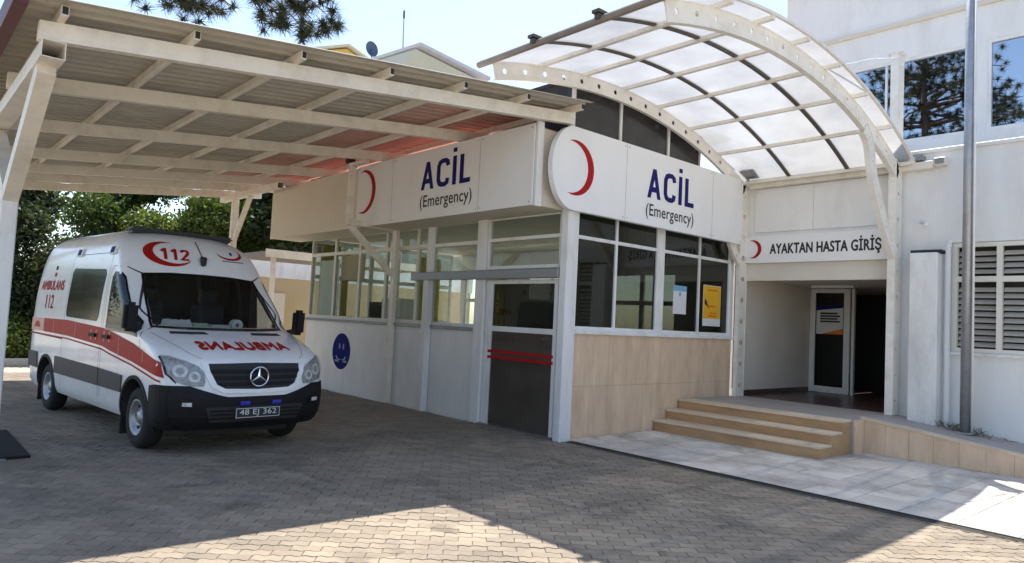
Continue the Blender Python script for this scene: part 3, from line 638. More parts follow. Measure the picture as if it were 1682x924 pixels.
# ------------------------------------------------------------------ arched canopy
can = empty('arched_canopy', (4.5, -1.4, 0), 'arched cream steel canopy with translucent white panels over the entrance', 'canopy')
AX, AR, AT = 0.70, 8.35, 5.16
az = lambda x: AT - (AR - math.sqrt(AR * AR - (x - AX) ** 2))
def plate(name, path, width, y0, y1, hole, pitch, mt, parent, n=12):
    """flat steel plate following a path in the x-z plane with real round holes; thickness from y0 to y1"""
    path = [Vector((p[0], 0, p[1])) for p in path]
    L = [0.0]
    for a, b in zip(path[:-1], path[1:]): L.append(L[-1] + (b - a).length)
    wf = width if callable(width) else (lambda s: width)
    def at(s, t):
        s = max(0, min(L[-1], s)); k = max(i for i in range(len(L)) if L[i] <= s + 1e-9); k = min(k, len(path) - 2)
        f = (s - L[k]) / (L[k + 1] - L[k]); p = path[k].lerp(path[k + 1], f)
        def tan(i): return (path[min(i + 1, len(path) - 1)] - path[max(i - 1, 0)]).normalized()
        d = tan(k).lerp(tan(k + 1), f).normalized(); nrm = Vector((-d.z, 0, d.x))
        return p + nrm * t
    cells = max(1, round(L[-1] / pitch)); cl_ = L[-1] / cells; mb = MB()
    for c in range(cells):
        s0 = c * cl_; s1 = s0 + cl_; sm = (s0 + s1) / 2; q = n // 4
        outer = []; h0, h1 = wf(s0) / 2, wf(s1) / 2
        for i in range(q): f = i / q; outer.append((s1, -h1 + 2 * h1 * f))
        for i in range(q): f = i / q; outer.append((s1 + (s0 - s1) * f, h1 + (h0 - h1) * f))
        for i in range(q): f = i / q; outer.append((s0, h0 - 2 * h0 * f))
        for i in range(q): f = i / q; outer.append((s0 + (s1 - s0) * f, -h0 + (h0 - h1) * f))
        inner = [(sm + hole * math.cos(-math.pi / 4 + 2 * math.pi * i / n), hole * math.sin(-math.pi / 4 + 2 * math.pi * i / n)) for i in range(n)]
        vs = []
        for yy in (y0, y1):
            for ring in (outer, inner):
                for s_, t_ in ring: p = at(s_, t_); vs.append((p.x, yy, p.z))
        fs = []
        for i in range(n):
            j = (i + 1) % n
            fs += [(i, j, n + j, n + i), (2 * n + i, 3 * n + i, 3 * n + j, 2 * n + j), (n + i, n + j, 3 * n + j, 3 * n + i)]
            side = i // q
            if side in (1, 3) or (side == 0 and c == cells - 1) or (side == 2 and c == 0): fs.append((i, 2 * n + i, 2 * n + j, j))
        mb.add(vs, fs)
    return mb.build(name, mt, parent)
xs = np.linspace(-1.62, 4.42, 26)
apath = [(x, az(x) - .10) for x in xs]
YB, YF = -.11, -2.72
def flange(name, path, t0, t1, y0, y1, parent, mt='arch'):
    """narrow strip along a path in the x-z plane between two offsets from it"""
    P_ = [Vector((p[0], 0, p[1])) for p in path]; vs = []; fs = []
    for i_, p in enumerate(P_):
        d = (P_[min(i_ + 1, len(P_) - 1)] - P_[max(i_ - 1, 0)]).normalized(); nr = Vector((-d.z, 0, d.x))
        for t_, yy in ((t0, y0), (t0, y1), (t1, y1), (t1, y0)): q = p + nr * t_; vs.append((q.x, yy, q.z))
    for i_ in range(len(P_) - 1):
        for k in range(4): a = i_ * 4; fs.append((a + k, a + (k + 1) % 4, a + 4 + (k + 1) % 4, a + 4 + k))
    n_ = (len(P_) - 1) * 4; fs += [(3, 2, 1, 0), (n_, n_ + 1, n_ + 2, n_ + 3)]
    return MB().add(vs, fs).build(name, mt, parent)
def member(name, path, w, yc, hole, pitch, fl=.045):
    o = plate(name, path, w, yc - .006, yc + .006, hole, pitch, 'arch', can)
    for sg in (-1, 1): flange('flange', path, sg * (w / 2 - .001), sg * (w / 2 + .010), yc - .012, yc + fl, o)
    return o
member('arch', apath, .19, YB, .036, .36)
member('arch', apath, .21, YF, .036, .36, .06)
member('column', [(4.44, .47), (4.44, 4.28)], .24, YB, .05, .40, .06)
member('column', [(4.43, .47), (4.43, 6.05)], .22, YF, .03, .40, .10)
box('column_hole_shade', 'dark', can, 4.33, 4.55, YB + .075, YB + .085, .6, 3.1)  # dark plate added so the column holes read as shaded
box('column_web', 'white', can, 4.50, 4.56, YF + .036, YF + .16, .468, 6.05)
box('column_cap', 'white', can, 4.30, 4.57, YF - .055, YF + .16, 6.052, 6.07)
def smooth_path(ps, n=10):
    ps = [Vector((p[0], p[1], 0)) for p in ps]; out = []
    for i in range(len(ps) - 1):
        p0, p1, p2, p3 = ps[max(i - 1, 0)], ps[i], ps[i + 1], ps[min(i + 2, len(ps) - 1)]
        for k in range(n):
            t = k / n; q = 0.5 * ((2 * p1) + (-p0 + p2) * t + (2 * p0 - 5 * p1 + 4 * p2 - p3) * t * t + (-p0 + 3 * p1 - 3 * p2 + p3) * t ** 3); out.append((q.x, q.y))
    out.append((ps[-1].x, ps[-1].y)); return out
member('knee_brace', smooth_path([(3.10, az(3.10) - .22), (3.30, 4.42), (3.46, 3.95), (3.86, 3.36), (4.30, 2.90)], 6), .17, YF - .02, .02, .34, .07)
member('knee_brace', smooth_path([(3.90, 3.36), (4.06, 3.10), (4.30, 2.86)], 6), .13, YB - .02, .018, .26, .05)
# lengthwise tubes and dark cover ribs
PXs = [-1.62 + i * .862 for i in range(8)]
for i, x in enumerate(PXs):
    if 0 < i: MB().bar((x, -.03 + .06, az(x) + .028), (x, -2.93, az(x) + .028), .055, .05).build('purlin', 'arch', can)
MB().tube([(-1.70, .10, az(-1.70) + .03), (-1.70, -2.97, az(-1.70) + .03)], .042, 10).build('edge_tube', 'tube', can)
def arc_strip(name, mt, x0, x1, y0, y1, dz0, dz1, n=30):
    vs = []; fs = []
    for i in range(n + 1):
        x = x0 + (x1 - x0) * i / n
        for yy, dz in ((y0, dz0), (y1, dz0), (y1, dz1), (y0, dz1)): vs.append((x, yy, az(x) + dz))
    for i in range(n):
        for k in range(4): a = i * 4; fs.append((a + k, a + (k + 1) % 4, a + 4 + (k + 1) % 4, a + 4 + k))
    fs += [(3, 2, 1, 0), (n * 4, n * 4 + 1, n * 4 + 2, n * 4 + 3)]
    return MB().add(vs, fs).build(name, mt, can)
YS = [.06, -.96, -1.95, -2.93]
for yy in YS[1:3]: arc_strip('cover_rib', 'brownmetal', -1.78, 4.50, yy - .028, yy + .028, .036, .088)
for yy in (YS[0], YS[3]): arc_strip('edge_rib', 'arch', -1.70, 4.50, yy - .018, yy + .018, .052, .085)
for i in range(7):
    for j in range(3):
        x0 = PXs[i] - (.06 if i == 0 else 0); x1 = PXs[i + 1] + (.02 if i == 6 else 0); n = 5; vs = []; fs = []
        for t in (.056, .066):
            for k in range(n + 1):
                x = x0 + .002 + (x1 - x0 - .004) * k / n
                vs += [(x, YS[j] - .02, az(x) + t), (x, YS[j + 1] + .02, az(x) + t)]
        m = 2 * (n + 1)
        for k in range(n): a = 2 * k; fs += [(a, a + 1, a + 3, a + 2), (m + a, m + a + 2, m + a + 3, m + a + 1), (a, a + 2, m + a + 2, m + a), (a + 1, m + a + 1, m + a + 3, a + 3)]
        fs += [(0, m, m + 1, 1), (m - 2, m - 1, 2 * m - 1, 2 * m - 2)]
        MB().add(vs, fs).build('panel', 'poly', can)
for yy in YS[1:3]: box('clamp', 'brownmetal', can, -1.80, -1.62, yy - .05, yy + .05, az(-1.7) + .076, az(-1.7) + .11)
box('eaves_beam', 'cream', can, 4.46, 4.585, -3.18, YB - .046, 4.215, 4.33, .006)
box('gutter', 'alu', can, 4.43, 4.58, -3.05, YB + .02, 4.345, 4.42)
MB().tube([(4.43, YF, 6.0), (3.2, YF - .02, 5.62), (1.9, YF, az(1.9) + .05)], .012, 6).build('stay_cable', 'white', can)
fl = empty('floodlight', (4.3, -.16, 4.45), 'grey floodlight fixed at the canopy inner corner above the perforated column', 'floodlight')
MB().prism([(4.12, 4.46), (4.36, 4.38), (4.44, 4.58), (4.20, 4.74)], 'y', -.36, -.17).build('housing', 'steel', fl); MB().bar((4.3, -.2, 4.42), (4.42, -.2, 4.32), .04, .02).build('bracket', 'steel', fl)
lp = empty('wall_lamp', (4.5, -3.3, 4.25), 'small cream box lamp fixed to wall at the eaves beam end', 'lamp')
box('housing', 'cream', lp, 4.44, 4.59, -3.36, -3.20, 4.24, 4.36, .01); box('lens', 'alu', lp, 4.425, 4.438, -3.34, -3.22, 4.26, 4.34)

# ------------------------------------------------------------------ main building
mb_ = empty('main_building', (6, -3, 0), 'white rendered two storey hospital building with set back upper floor', 'building')
WXm = 4.6
# ground floor front wall (x = 4.6) with entrance opening y 0..-2.6 and louvre window
box('wall', 'wall', mb_, WXm, WXm + .25, -2.60, 0.02, 2.86, 4.47)
box('wall', 'wall', mb_, WXm, WXm + .25, -3.42, -2.60, -.04, 4.47)
box('wall', 'wall', mb_, WXm, WXm + .25, -5.40, -3.42, -.04, 1.45)
box('wall', 'wall', mb_, WXm, WXm + .25, -5.40, -3.42, 3.08, 4.47)
box('wall', 'wall', mb_, WXm, WXm + .25, -14.0, -5.40, -.04, 4.47)
box('wall', 'wall', mb_, WXm - .003, WXm + .25, .02, .40, .0, 4.47)
box('parapet_coping', 'white', mb_, WXm - .04, WXm + .29, -14, .40, 4.471, 4.53, .006)
box('lower_roof', 'kerb', mb_, WXm + .25, 6.6, -14, .4, 4.30, 4.40)
box('lintel_band', 'plaster', mb_, WXm - .02, WXm + .02, -2.60, -.02, 2.55, 2.858)
box('wall_panel', 'wall', mb_, WXm - .03, WXm - .002, -1.32, -.25, 3.42, 4.20); box('wall_panel', 'wall', mb_, WXm - .03, WXm - .002, -2.60, -1.326, 3.42, 4.20)
# entrance recess
box('recess_wall', 'plaster', mb_, WXm + .0, 7.45, -.02, .05, .47, 2.86)
box('recess_wall', 'plaster', mb_, WXm + .25, 9.5, -2.66, -2.60, .47, 2.86)
box('recess_floor', 'darkfloor', mb_, WXm + .001, 9.5, -2.60, -.02, .30, .469)
box('recess_ceiling', 'plaster', mb_, WXm + .02, 9.5, -2.60, -.02, 2.60, 2.66)
box('skirting', 'darkfloor', mb_, WXm + .02, 7.4, -.034, -.022, .47, .56)
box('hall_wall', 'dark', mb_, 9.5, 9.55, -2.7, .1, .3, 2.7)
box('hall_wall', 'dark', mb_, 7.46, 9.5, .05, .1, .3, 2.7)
# outside door frame : left leaf, dark opening
dr = empty('glass_entrance_door', (7.3, -.7, .47), 'white framed glazed entrance door with printed notice inside the recess', 'door')
DX = 7.3
for a, b in ((-.03, -.14), (-.72, -.84)): box('stile', 'white', dr, DX - .03, DX + .03, b, a, .475, 2.58, .004)
box('bottom_rail', 'white', dr, DX - .03, DX + .03, -.72, -.14, .475, .60, .004); box('top_rail', 'white', dr, DX - .03, DX + .03, -.72, -.14, 2.50, 2.58)
box('jamb', 'white', dr, DX - .04, DX + .03, -.93, -.88, .475, 2.58)
box('pane', 'darkglass', dr, DX - .006, DX + .006, -.72, -.14, .60, 2.50)
box('notice', 'paper', dr, DX - .012, DX - .008, -.70, -.16, 1.66, 2.24)
MB().prism([(-.70, 1.66), (-.26, 1.66), (-.70, 1.78)], 'x', DX - .017, DX - .013).build('notice_band', 'orange', dr)
MB().prism([(-.70, 2.24), (-.16, 2.24), (-.16, 2.14), (-.70, 2.20)], 'x', DX - .017, DX - .013).build('notice_heading', 'blue', dr)
for k in range(4): box('notice_line', 'black', dr, DX - .017, DX - .013, -.64 + .05 * (k % 2), -.24, 1.90 + k * .055, 1.935 + k * .055)
tb = tag(box('ceiling_tube_light', 'white', None, 6.4, 6.5, -1.25, -.45, 2.54, 2.597, .01), 'white tube light fitting on the recess ceiling', 'light')
# outpatient sign
sg = empty('outpatient_sign', (4.5, -1.2, 2.86), 'narrow white AYAKTAN HASTA GİRİŞ sign with small crescent over the entrance', 'sign')
def capsule_y(y0, y1, z0, z1, n=16):
    r = (z1 - z0) / 2; out = [(y1, z0), (y1, z1)]
    for i in range(n + 1): t = math.pi / 2 - math.pi * i / n; out.append((y0 - r + r * math.cos(t), (z0 + z1) / 2 + r * math.sin(t)))
    return out
MB().prism(capsule_y(.02, -2.56, 2.86, 3.34), 'x', 4.49, 4.575).build('panel', 'sign', sg)
lettering('heading', 'black', sg, 'AYAKTAN HASTA GİRİŞ', (4.49, -.60, 2.965), (0, -1, 0), (0, 0, 1), 1.86, .285, (-.002, 0, 0), bold=.007)
crescent_obj('crescent', sg, (4.49, -.27, 3.11), (0, -1, 0), (0, 0, 1), (-.002, 0, 0), .165, .055, .150)
# pilaster cabinet and downpipe
box('pilaster', 'white', mb_, 4.30, 4.598, -3.32, -2.93, .30, 2.92, .02)
box('pilaster_shadow_gap', 'dark', mb_, 4.40, 4.598, -3.33, -2.92, 2.925, 2.97)  # dark slab painted in for the shadow gap above the pilaster
dp = tag(MB().tube([(4.50, -3.40, .30), (4.50, -3.40, 2.98), (4.56, -3.40, 3.10)], .038, 10).build('downpipe', 'white'), 'white vertical downpipe on the wall between pilaster and louvre window', 'pipe')
pp = tag(MB().tube([(4.6, -3.0, 3.42), (4.28, -3.16, 3.37), (4.2, -3.20, 3.33)], .028, 8).build('pipe_stub', 'white'), 'short white pipe stub sticking out of wall above the pilaster', 'pipe')
# louvre window
lw = MB(); YL = [-3.46, -4.02, -5.38]
for a in YL: lw.box(4.58, 4.66, a - .035, a + .035, 1.48, 3.07)
lw.box(4.58, 4.66, YL[2] + .035, YL[1] - .035, 1.48, 1.54); lw.box(4.58, 4.66, YL[1] + .035, YL[0] - .035, 1.48, 1.54)
lw.box(4.58, 4.66, YL[2] + .035, YL[1] - .035, 3.01, 3.07); lw.box(4.58, 4.66, YL[1] + .035, YL[0] - .035, 3.01, 3.07)
lw.box(4.58, 4.66, YL[2] + .035, YL[1] - .035, 2.50, 2.58); lw.box(4.58, 4.66, YL[1] + .035, YL[0] - .035, 2.50, 2.58)
lwo = lw.build('window_frame', 'creamframe', mb_)
box('window_sill', 'white', mb_, 4.54, 4.70, -5.42, -3.40, 1.43, 1.478, .006)
for z in np.arange(1.60, 2.98, .088):
    if 2.46 < z < 2.6: continue
    for a, b in ((YL[1] + .04, YL[0] - .04), (YL[2] + .04, YL[1] - .04)):
        MB().add([(4.63, b, z - .032), (4.63, a, z - .032), (4.69, a, z + .032), (4.69, b, z + .032), (4.634, b, z - .035), (4.634, a, z - .035), (4.694, a, z + .029), (4.694, b, z + .029)],
                 [(0, 3, 2, 1), (4, 5, 6, 7), (0, 1, 5, 4), (1, 2, 6, 5), (2, 3, 7, 6), (3, 0, 4, 7)]).build('louvre_slat', 'louver', lwo)
box('room_back', 'dark', mb_, 4.84, 4.86, -5.4, -3.42, 1.45, 3.08)
# set-back upper floor (x = 6.6)
UX = 6.6
UW = [(-0.55, -3.06), (-3.32, -4.75), (-5.0, -6.4)]
def upw(y0, y1, z0, z1): box('upper_wall', 'wall', mb_, UX, UX + .25, y1, y0, z0, z1)
upw(.3, -14, 4.40, 5.22); upw(.3, -14, 6.80, 8.65)
edges = [.3] + [e for w in UW for e in w] + [-14]
for a, b in zip(edges[::2], edges[1::2]): upw(a, b, 5.22, 6.80)
for a, b in UW:
    fm = MB()
    for p0, p1, q0, q1 in ((b, b + .06, 5.22, 6.80), (a - .06, a, 5.22, 6.80), (b + .06, a - .06, 5.22, 5.28), (b + .06, a - .06, 6.74, 6.80)): fm.box(UX + .01, UX + .10, p0, p1, q0, q1)
    if b < -4.0 or a > -1: fm.box(UX + .03, UX + .09, (a + b) / 2 + .1, (a + b) / 2 + .14, 5.28, 6.74)
    f_ = fm.build('upper_window_frame', 'white', mb_); box('pane', 'mirrorglass', f_, UX + .05, UX + .06, b + .06, a - .06, 5.28, 6.74)
box('upper_string_course', 'fascia', mb_, UX - .05, UX - .002, -14, .3, 7.42, 7.50); box('roof_coping', 'fcream', mb_, UX - .10, UX + .3, -14, .34, 8.652, 8.74)
box('upper_end_wall', 'wall', mb_, UX + .25, 14, .05, .3, 4.4, 8.65); box('upper_roof', 'kerb', mb_, UX + .25, 14, -14, .05, 8.5, 8.6)
box('upper_back', 'dark', mb_, UX + .8, UX + .85, -14, .0, 5.0, 7.0)
# pole
pl = empty('metal_pole', (4.22, -3.72, .33), 'tall grey galvanised metal pole standing on the ramp before the louvre window', 'pole')
MB().tube([(4.22, -3.72, .30), (4.22, -3.72, 8.6)], [.068, .055], 14).build('shaft', 'steel', pl, smooth=True)
MB().tube([(4.19, -3.81, .30), (4.195, -3.80, 8.4)], .016, 8).build('conduit', 'white', pl, smooth=True)
box('base_plate', 'steel', pl, 4.10, 4.34, -3.84, -3.60, rz(-3.72) + .002, rz(-3.72) + .025)
wd = MB()
for k in range(520):
    t = rng.uniform(0, 6.3); r = abs(rng.gauss(0, .22)); x = 4.28 + r * math.cos(t) * .6; y = -3.70 + r * math.sin(t) * 1.6
    if x > 4.56: x = 4.55
    h = rng.uniform(.02, .13); lx, ly = rng.gauss(0, .03), rng.gauss(0, .05); z = rz(y); w = .0016
    wd.add([(x - w, y, z), (x + w, y + w, z), (x + lx * .5 + w, y + ly * .5, z + h * .7), (x + lx, y + ly, z + h), (x + lx * .5 - w, y + ly * .5, z + h * .7)], [(0, 1, 2, 3, 4)])
o = tag(wd.build('weeds', 'weed', fix=False), 'dry straggly weeds growing around the pole foot', 'weeds'); o['kind'] = 'stuff'
# ------------------------------------------------------------------ ambulance (local frame: x forward from front axle, y left, z up)
VS = 0.965
van = empty('ambulance', (-4.05, 1.81, 0), 'white high roof ambulance van with red side stripe parked under the carport', 'ambulance', rz=R(-90 + 4.8))
van.scale = (VS, VS, VS)
def pchip(pts):
    X = np.array([p[0] for p in pts], float); Y = np.array([p[1] for p in pts], float); h = np.diff(X); d = np.diff(Y) / h; m = np.zeros(len(X))
    for i in range(1, len(X) - 1):
        if d[i - 1] * d[i] > 0: w1 = 2 * h[i] + h[i - 1]; w2 = h[i] + 2 * h[i - 1]; m[i] = (w1 + w2) / (w1 / d[i - 1] + w2 / d[i])
    m[0], m[-1] = d[0], d[-1]
    def f(x):
        x = min(max(x, X[0]), X[-1]); i = min(max(int(np.searchsorted(X, x)) - 1, 0), len(h) - 1); t = (x - X[i]) / h[i]
        return float((1 + 2 * t) * (1 - t) ** 2 * Y[i] + t * (1 - t) ** 2 * h[i] * m[i] + t * t * (3 - 2 * t) * Y[i + 1] + t * t * (t - 1) * h[i] * m[i + 1])
    return f
XC = pchip([(.26, .84), (.34, .93), (.45, .985), (.60, 1.0), (.74, .985), (.86, .965), (.98, .935), (1.06, .885), (1.12, .80), (1.18, .67), (1.26, .43), (1.34, .16), (1.40, -.02), (1.55, -.19), (1.75, -.42), (1.95, -.64), (2.06, -.75), (2.20, -.85), (2.35, -.96), (2.48, -1.10), (2.58, -1.28), (2.64, -1.50), (2.675, -1.85), (2.69, -2.3)])
HW = pchip([(.26, .90), (.40, .965), (.60, .985), (.95, .995), (1.25, .993), (1.6, .978), (2.0, .945), (2.25, .91), (2.42, .865), (2.54, .79), (2.62, .68), (2.665, .54), (2.69, .36)])
CD = pchip([(.26, .40), (.6, .42), (.9, .42), (1.1, .40), (1.3, .36), (1.4, .28), (1.8, .22), (2.1, .21), (2.4, .30), (2.6, .42), (2.69, .4)])
EXN = pchip([(.26, 2.7), (.7, 2.8), (1.0, 2.7), (1.3, 2.6), (1.45, 2.3), (2.0, 2.3), (2.3, 2.5), (2.69, 2.3)])
XR = pchip([(.26, -4.66), (.5, -4.72), (1.6, -4.70), (2.2, -4.60), (2.5, -4.45), (2.62, -4.25), (2.69, -3.9)])
def slice_pt(t, z):
    n = EXN(z); w = HW(z); c = CD(z); return XC(z) - c + c * max(0, math.cos(t)) ** (2 / n), w * math.sin(t) ** (2 / n)
def FP(y, z):
    """front surface point for a lateral position y"""
    w = HW(z); r = min(.9999, abs(y) / w); n = EXN(z); t = math.asin(r ** (n / 2)); x, yy = slice_pt(t, z)
    return Vector((x, math.copysign(yy, y), z))
def SP(x, z, sg):
    """side surface point for a lengthwise position x"""
    c = CD(z); x1 = XC(z) - c; w = HW(z); n = EXN(z)
    if x <= x1: return Vector((x, sg * w, z))
    r = min(1.0, (x - x1) / c); return Vector((x, sg * w * max(0, 1 - r ** n) ** (1 / n), z))
def nrm(fn, a, b, outward, e=.01):
    d = (fn(a + e, b) - fn(a - e, b)).cross(fn(a, b + e) - fn(a, b - e))
    d = d.normalized() if d.length > 1e-9 else Vector(outward)
    return d if d.dot(Vector(outward)) > 0 else -d
zs = sorted(set([round(z, 3) for z in list(np.linspace(.31, 1.0, 16)) + list(np.linspace(1.0, 1.42, 34)) + list(np.linspace(1.42, 2.1, 18)) + list(np.linspace(2.1, 2.6, 18)) + list(np.linspace(2.6, 2.69, 10))]))
def loop(z):
    pts = []; nf = 22
    for i in range(nf + 1): t = math.pi / 2 * i / nf; pts.append(slice_pt(t, z))
    x1 = XC(z) - CD(z); xr = XR(z); w = HW(z); rc = .16
    for k in range(1, 23): pts.append((x1 + (xr + rc - x1) * k / 22, w))
    for k in range(1, 7): t = math.pi / 2 * k / 6; pts.append((xr + rc - rc * math.sin(t), w - rc + rc * math.cos(t)))
    pts.append((xr, (w - rc) * .5)); pts.append((xr, 0.0))
    full = pts + [(x, -y) for x, y in pts[-2:0:-1]]
    return [(x, y, z) for x, y in full]
loops = [loop(z) for z in zs]; nl = len(loops[0]); bv = [p for lp_ in loops for p in lp_]; bf = []
for i in range(len(zs) - 1):
    for k in range(nl): bf.append((i * nl + k, i * nl + (k + 1) % nl, (i + 1) * nl + (k + 1) % nl, (i + 1) * nl + k))
bf.append(tuple(range(nl - 1, -1, -1))); bf.append(tuple((len(zs) - 1) * nl + k for k in range(nl)))
body = MB().add(bv, bf).build('body', None, van, local=True)
for k in ('vanwhite', 'cabin'): body.data.materials.append(M[k])

def cutpoly(poly, step):
    bm = bmesh.new(); bm.faces.new([bm.verts.new((p[0], p[1], 0)) for p in poly]); return cutbm(bm, step)
def cutbm(bm, step):
    lo = [min(v.co[i] for v in bm.verts) for i in (0, 1)]; hi = [max(v.co[i] for v in bm.verts) for i in (0, 1)]
    for ax in (0, 1):
        k = math.floor(lo[ax] / step) + 1
        while k * step < hi[ax] - 1e-6:
            co = [0, 0, 0]; co[ax] = k * step; no = [0, 0, 0]; no[ax] = 1
            bmesh.ops.bisect_plane(bm, geom=bm.verts[:] + bm.edges[:] + bm.faces[:], plane_co=co, plane_no=no, dist=1e-6); k += 1
    return bm
def on_surface(name, mt, parent, bm, fn, outward, off=.004, skirt=0.0, smooth=True, in_off=None):
    """maps flat geometry (a,b) onto a body surface, off outside it; skirt folds the rim back in"""
    bm.verts.index_update(); uv = {v.index: (v.co.x, v.co.y) for v in bm.verts}
    if skirt:
        ed = [e for e in bm.edges if e.is_boundary]; r = bmesh.ops.extrude_edge_only(bm, edges=ed); new = [v for v in r['geom'] if isinstance(v, bmesh.types.BMVert)]
        low = set(new)
    else: low = set()
    for v in bm.verts:
        a, b = v.co.x, v.co.y; p = fn(a, b); n_ = nrm(fn, a, b, outward); v.co = p + n_ * (off - (skirt if v in low else 0))
    me = bpy.data.meshes.new(name); bmesh.ops.recalc_face_normals(bm, faces=bm.faces[:]); bm.to_mesh(me); bm.free()
    if smooth and not skirt: me.polygons.foreach_set('use_smooth', [True] * len(me.polygons))
    return link_mesh(name, me, mt, parent)
fnF = lambda y, z: FP(y, z)
fnR = lambda x, z: SP(x, z, -1)
fnL = lambda x, z: SP(x, z, 1)
OF, OR, OL = (1, 0, .3), (0, -1, 0), (0, 1, 0)
def fpatch(name, mt, poly, off=.004, skirt=0.0, parent=None, step=.05): return on_surface(name, mt, parent or van, cutpoly(poly, step), fnF, OF, off, skirt)
def spatch(name, mt, poly, sg=-1, off=.004, skirt=0.0, parent=None, step=.08): return on_surface(name, mt, parent or van, cutpoly(poly, step), fnR if sg < 0 else fnL, OR if sg < 0 else OL, off, skirt)
def stext(name, mt, s, org, du, w, h, fn, outward, off=.006, parent=None, shear=0.0, bold=0.0):
    vs, fs = fit_text(s, w, h); bm = bmesh.new()
    for q in ([(0, 0)] + ([(bold, 0), (-bold, 0), (0, bold), (0, -bold)] if bold else [])):
        b = [bm.verts.new((org[0] + du * (x + q[0]) , org[1] + y + q[1] + shear * x, 0)) for x, y in vs]
        for f in fs:
            try: bm.faces.new([b[i] for i in f])
            except ValueError: pass
    return on_surface(name, mt, parent or van, cutbm(bm, .05), fn, outward, off)
# openings: windscreen and front door windows are cut through to the cabin
WS = [(-.82, 1.385), (-.45, 1.372), (0, 1.370), (.45, 1.372), (.82, 1.385), (.79, 1.70), (.735, 2.03), (.40, 2.055), (0, 2.06), (-.40, 2.055), (-.735, 2.03), (-.79, 1.70)]
DW = [(-1.12, 1.315), (-.30, 1.295), (-.02, 1.275), (-.10, 1.36), (-.40, 1.60), (-.64, 1.82), (-.80, 1.975), (-.88, 2.03), (-1.07, 2.04), (-1.13, 1.98)]
def shrink(poly, k):
    cx = sum(p[0] for p in poly) / len(poly); cz = sum(p[1] for p in poly) / len(poly); return [(cx + (x - cx) * k, cz + (z - cz) * k) for x, z in poly]
def cutter(poly, fn, shift_out, shift_in):
    bm = cutpoly(poly, .12); bm.verts.index_update(); f0 = list(bm.faces); base = [(v.co.x, v.co.y) for v in bm.verts]; n = len(base)
    ed = [e for e in bm.edges if e.is_boundary]; vs = []
    for sh in (shift_out, shift_in):
        for a, b in base: vs.append(fn(a, b) + Vector(sh))
    fs = [tuple(v.index for v in f.verts) for f in f0]; fs += [tuple(n + v.index for v in reversed(f.verts)) for f in f0]
    fs += [(e.verts[0].index, e.verts[1].index, n + e.verts[1].index, n + e.verts[0].index) for e in ed]; bm.free()
    return MB().add(vs, fs)
def apply_cut(obj, mb):
    c = mb.build('cut', None); [c.data.materials.append(M[k]) for k in ('vanwhite', 'cabin')]
    c.data.polygons.foreach_set('material_index', [1] * len(c.data.polygons))
    c.parent = van
    md = obj.modifiers.new('cut', 'BOOLEAN'); md.operation = 'DIFFERENCE'; md.solver = 'EXACT'; md.object = c
    bpy.context.view_layer.update(); dg = bpy.context.evaluated_depsgraph_get()
    me = bpy.data.meshes.new_from_object(obj.evaluated_get(dg)); obj.modifiers.clear(); obj.data = me; bpy.data.objects.remove(c)
cav = MB().prism([(.05, 1.05), (-.02, 1.30), (-.28, 1.45), (-.82, 2.0), (-.95, 2.12), (-1.75, 2.12), (-1.75, .75), (.05, .75)], 'y', -.865, .865)
apply_cut(body, cav)
apply_cut(body, cutter(shrink(WS, .965), fnF, (.25, 0, .12), (-.42, 0, -.10)))
for sg in (-1, 1): apply_cut(body, cutter(shrink(DW, .94), fnR if sg < 0 else fnL, (0, sg * .15, 0), (0, -sg * .30, 0)))
for wx in (0.0, -3.665):
    for sg in (-1, 1):
        mbw = MB(); n = 32; ring = [(wx + .435 * math.cos(2 * math.pi * i / n), .36 + .435 * math.sin(2 * math.pi * i / n)) for i in range(n)]
        mbw.prism(ring, 'y', sg * .60, sg * 1.2); apply_cut(body, mbw)
bm = bmesh.new(); bm.from_mesh(body.data)
for f in bm.faces: f.smooth = len(f.verts) < 9 and f.material_index == 0
bm.to_mesh(body.data); bm.free()
try: body.data.set_sharp_from_angle(angle=R(32))
except Exception: pass
# glazing
wsh = fpatch('windscreen', 'vanglass', WS, .003, 0)
fpatch('windscreen_band', 'privacy', [(-.83, 1.382), (-.45, 1.366), (0, 1.364), (.45, 1.366), (.83, 1.382), (.795, 1.70), (.74, 2.04), (.40, 2.064), (0, 2.068), (-.40, 2.064), (-.74, 2.04), (-.795, 1.70), (-.83, 1.382), (-.80, 1.405), (-.77, 1.69), (-.715, 2.005), (-.40, 2.03), (0, 2.035), (.40, 2.03), (.715, 2.005), (.77, 1.69), (.80, 1.405), (.45, 1.395), (0, 1.392), (-.45, 1.395), (-.80, 1.4045)], .005, 0, wsh)
for sg in (-1, 1):
    dw = spatch('door_window', 'vanglass', DW, sg, .003); o_ = DW; i_ = shrink(DW, .93); ring = MB()
    bmr = bmesh.new(); a = [bmr.verts.new((p[0], p[1], 0)) for p in shrink(DW, 1.015)]; b = [bmr.verts.new((p[0], p[1], 0)) for p in i_]
    for k in range(len(a)): bmr.faces.new((a[k], a[(k + 1) % len(a)], b[(k + 1) % len(a)], b[k]))
    on_surface('window_seal', 'privacy', dw, cutbm(bmr, .12), fnR if sg < 0 else fnL, OR if sg < 0 else OL, .006)
    spatch('side_window', 'privacy', [(-2.82, 1.42), (-1.52, 1.40), (-1.46, 1.46), (-1.40, 2.02), (-1.46, 2.08), (-2.78, 2.11), (-2.84, 2.06), (-2.86, 1.48)], sg, .006, .01)
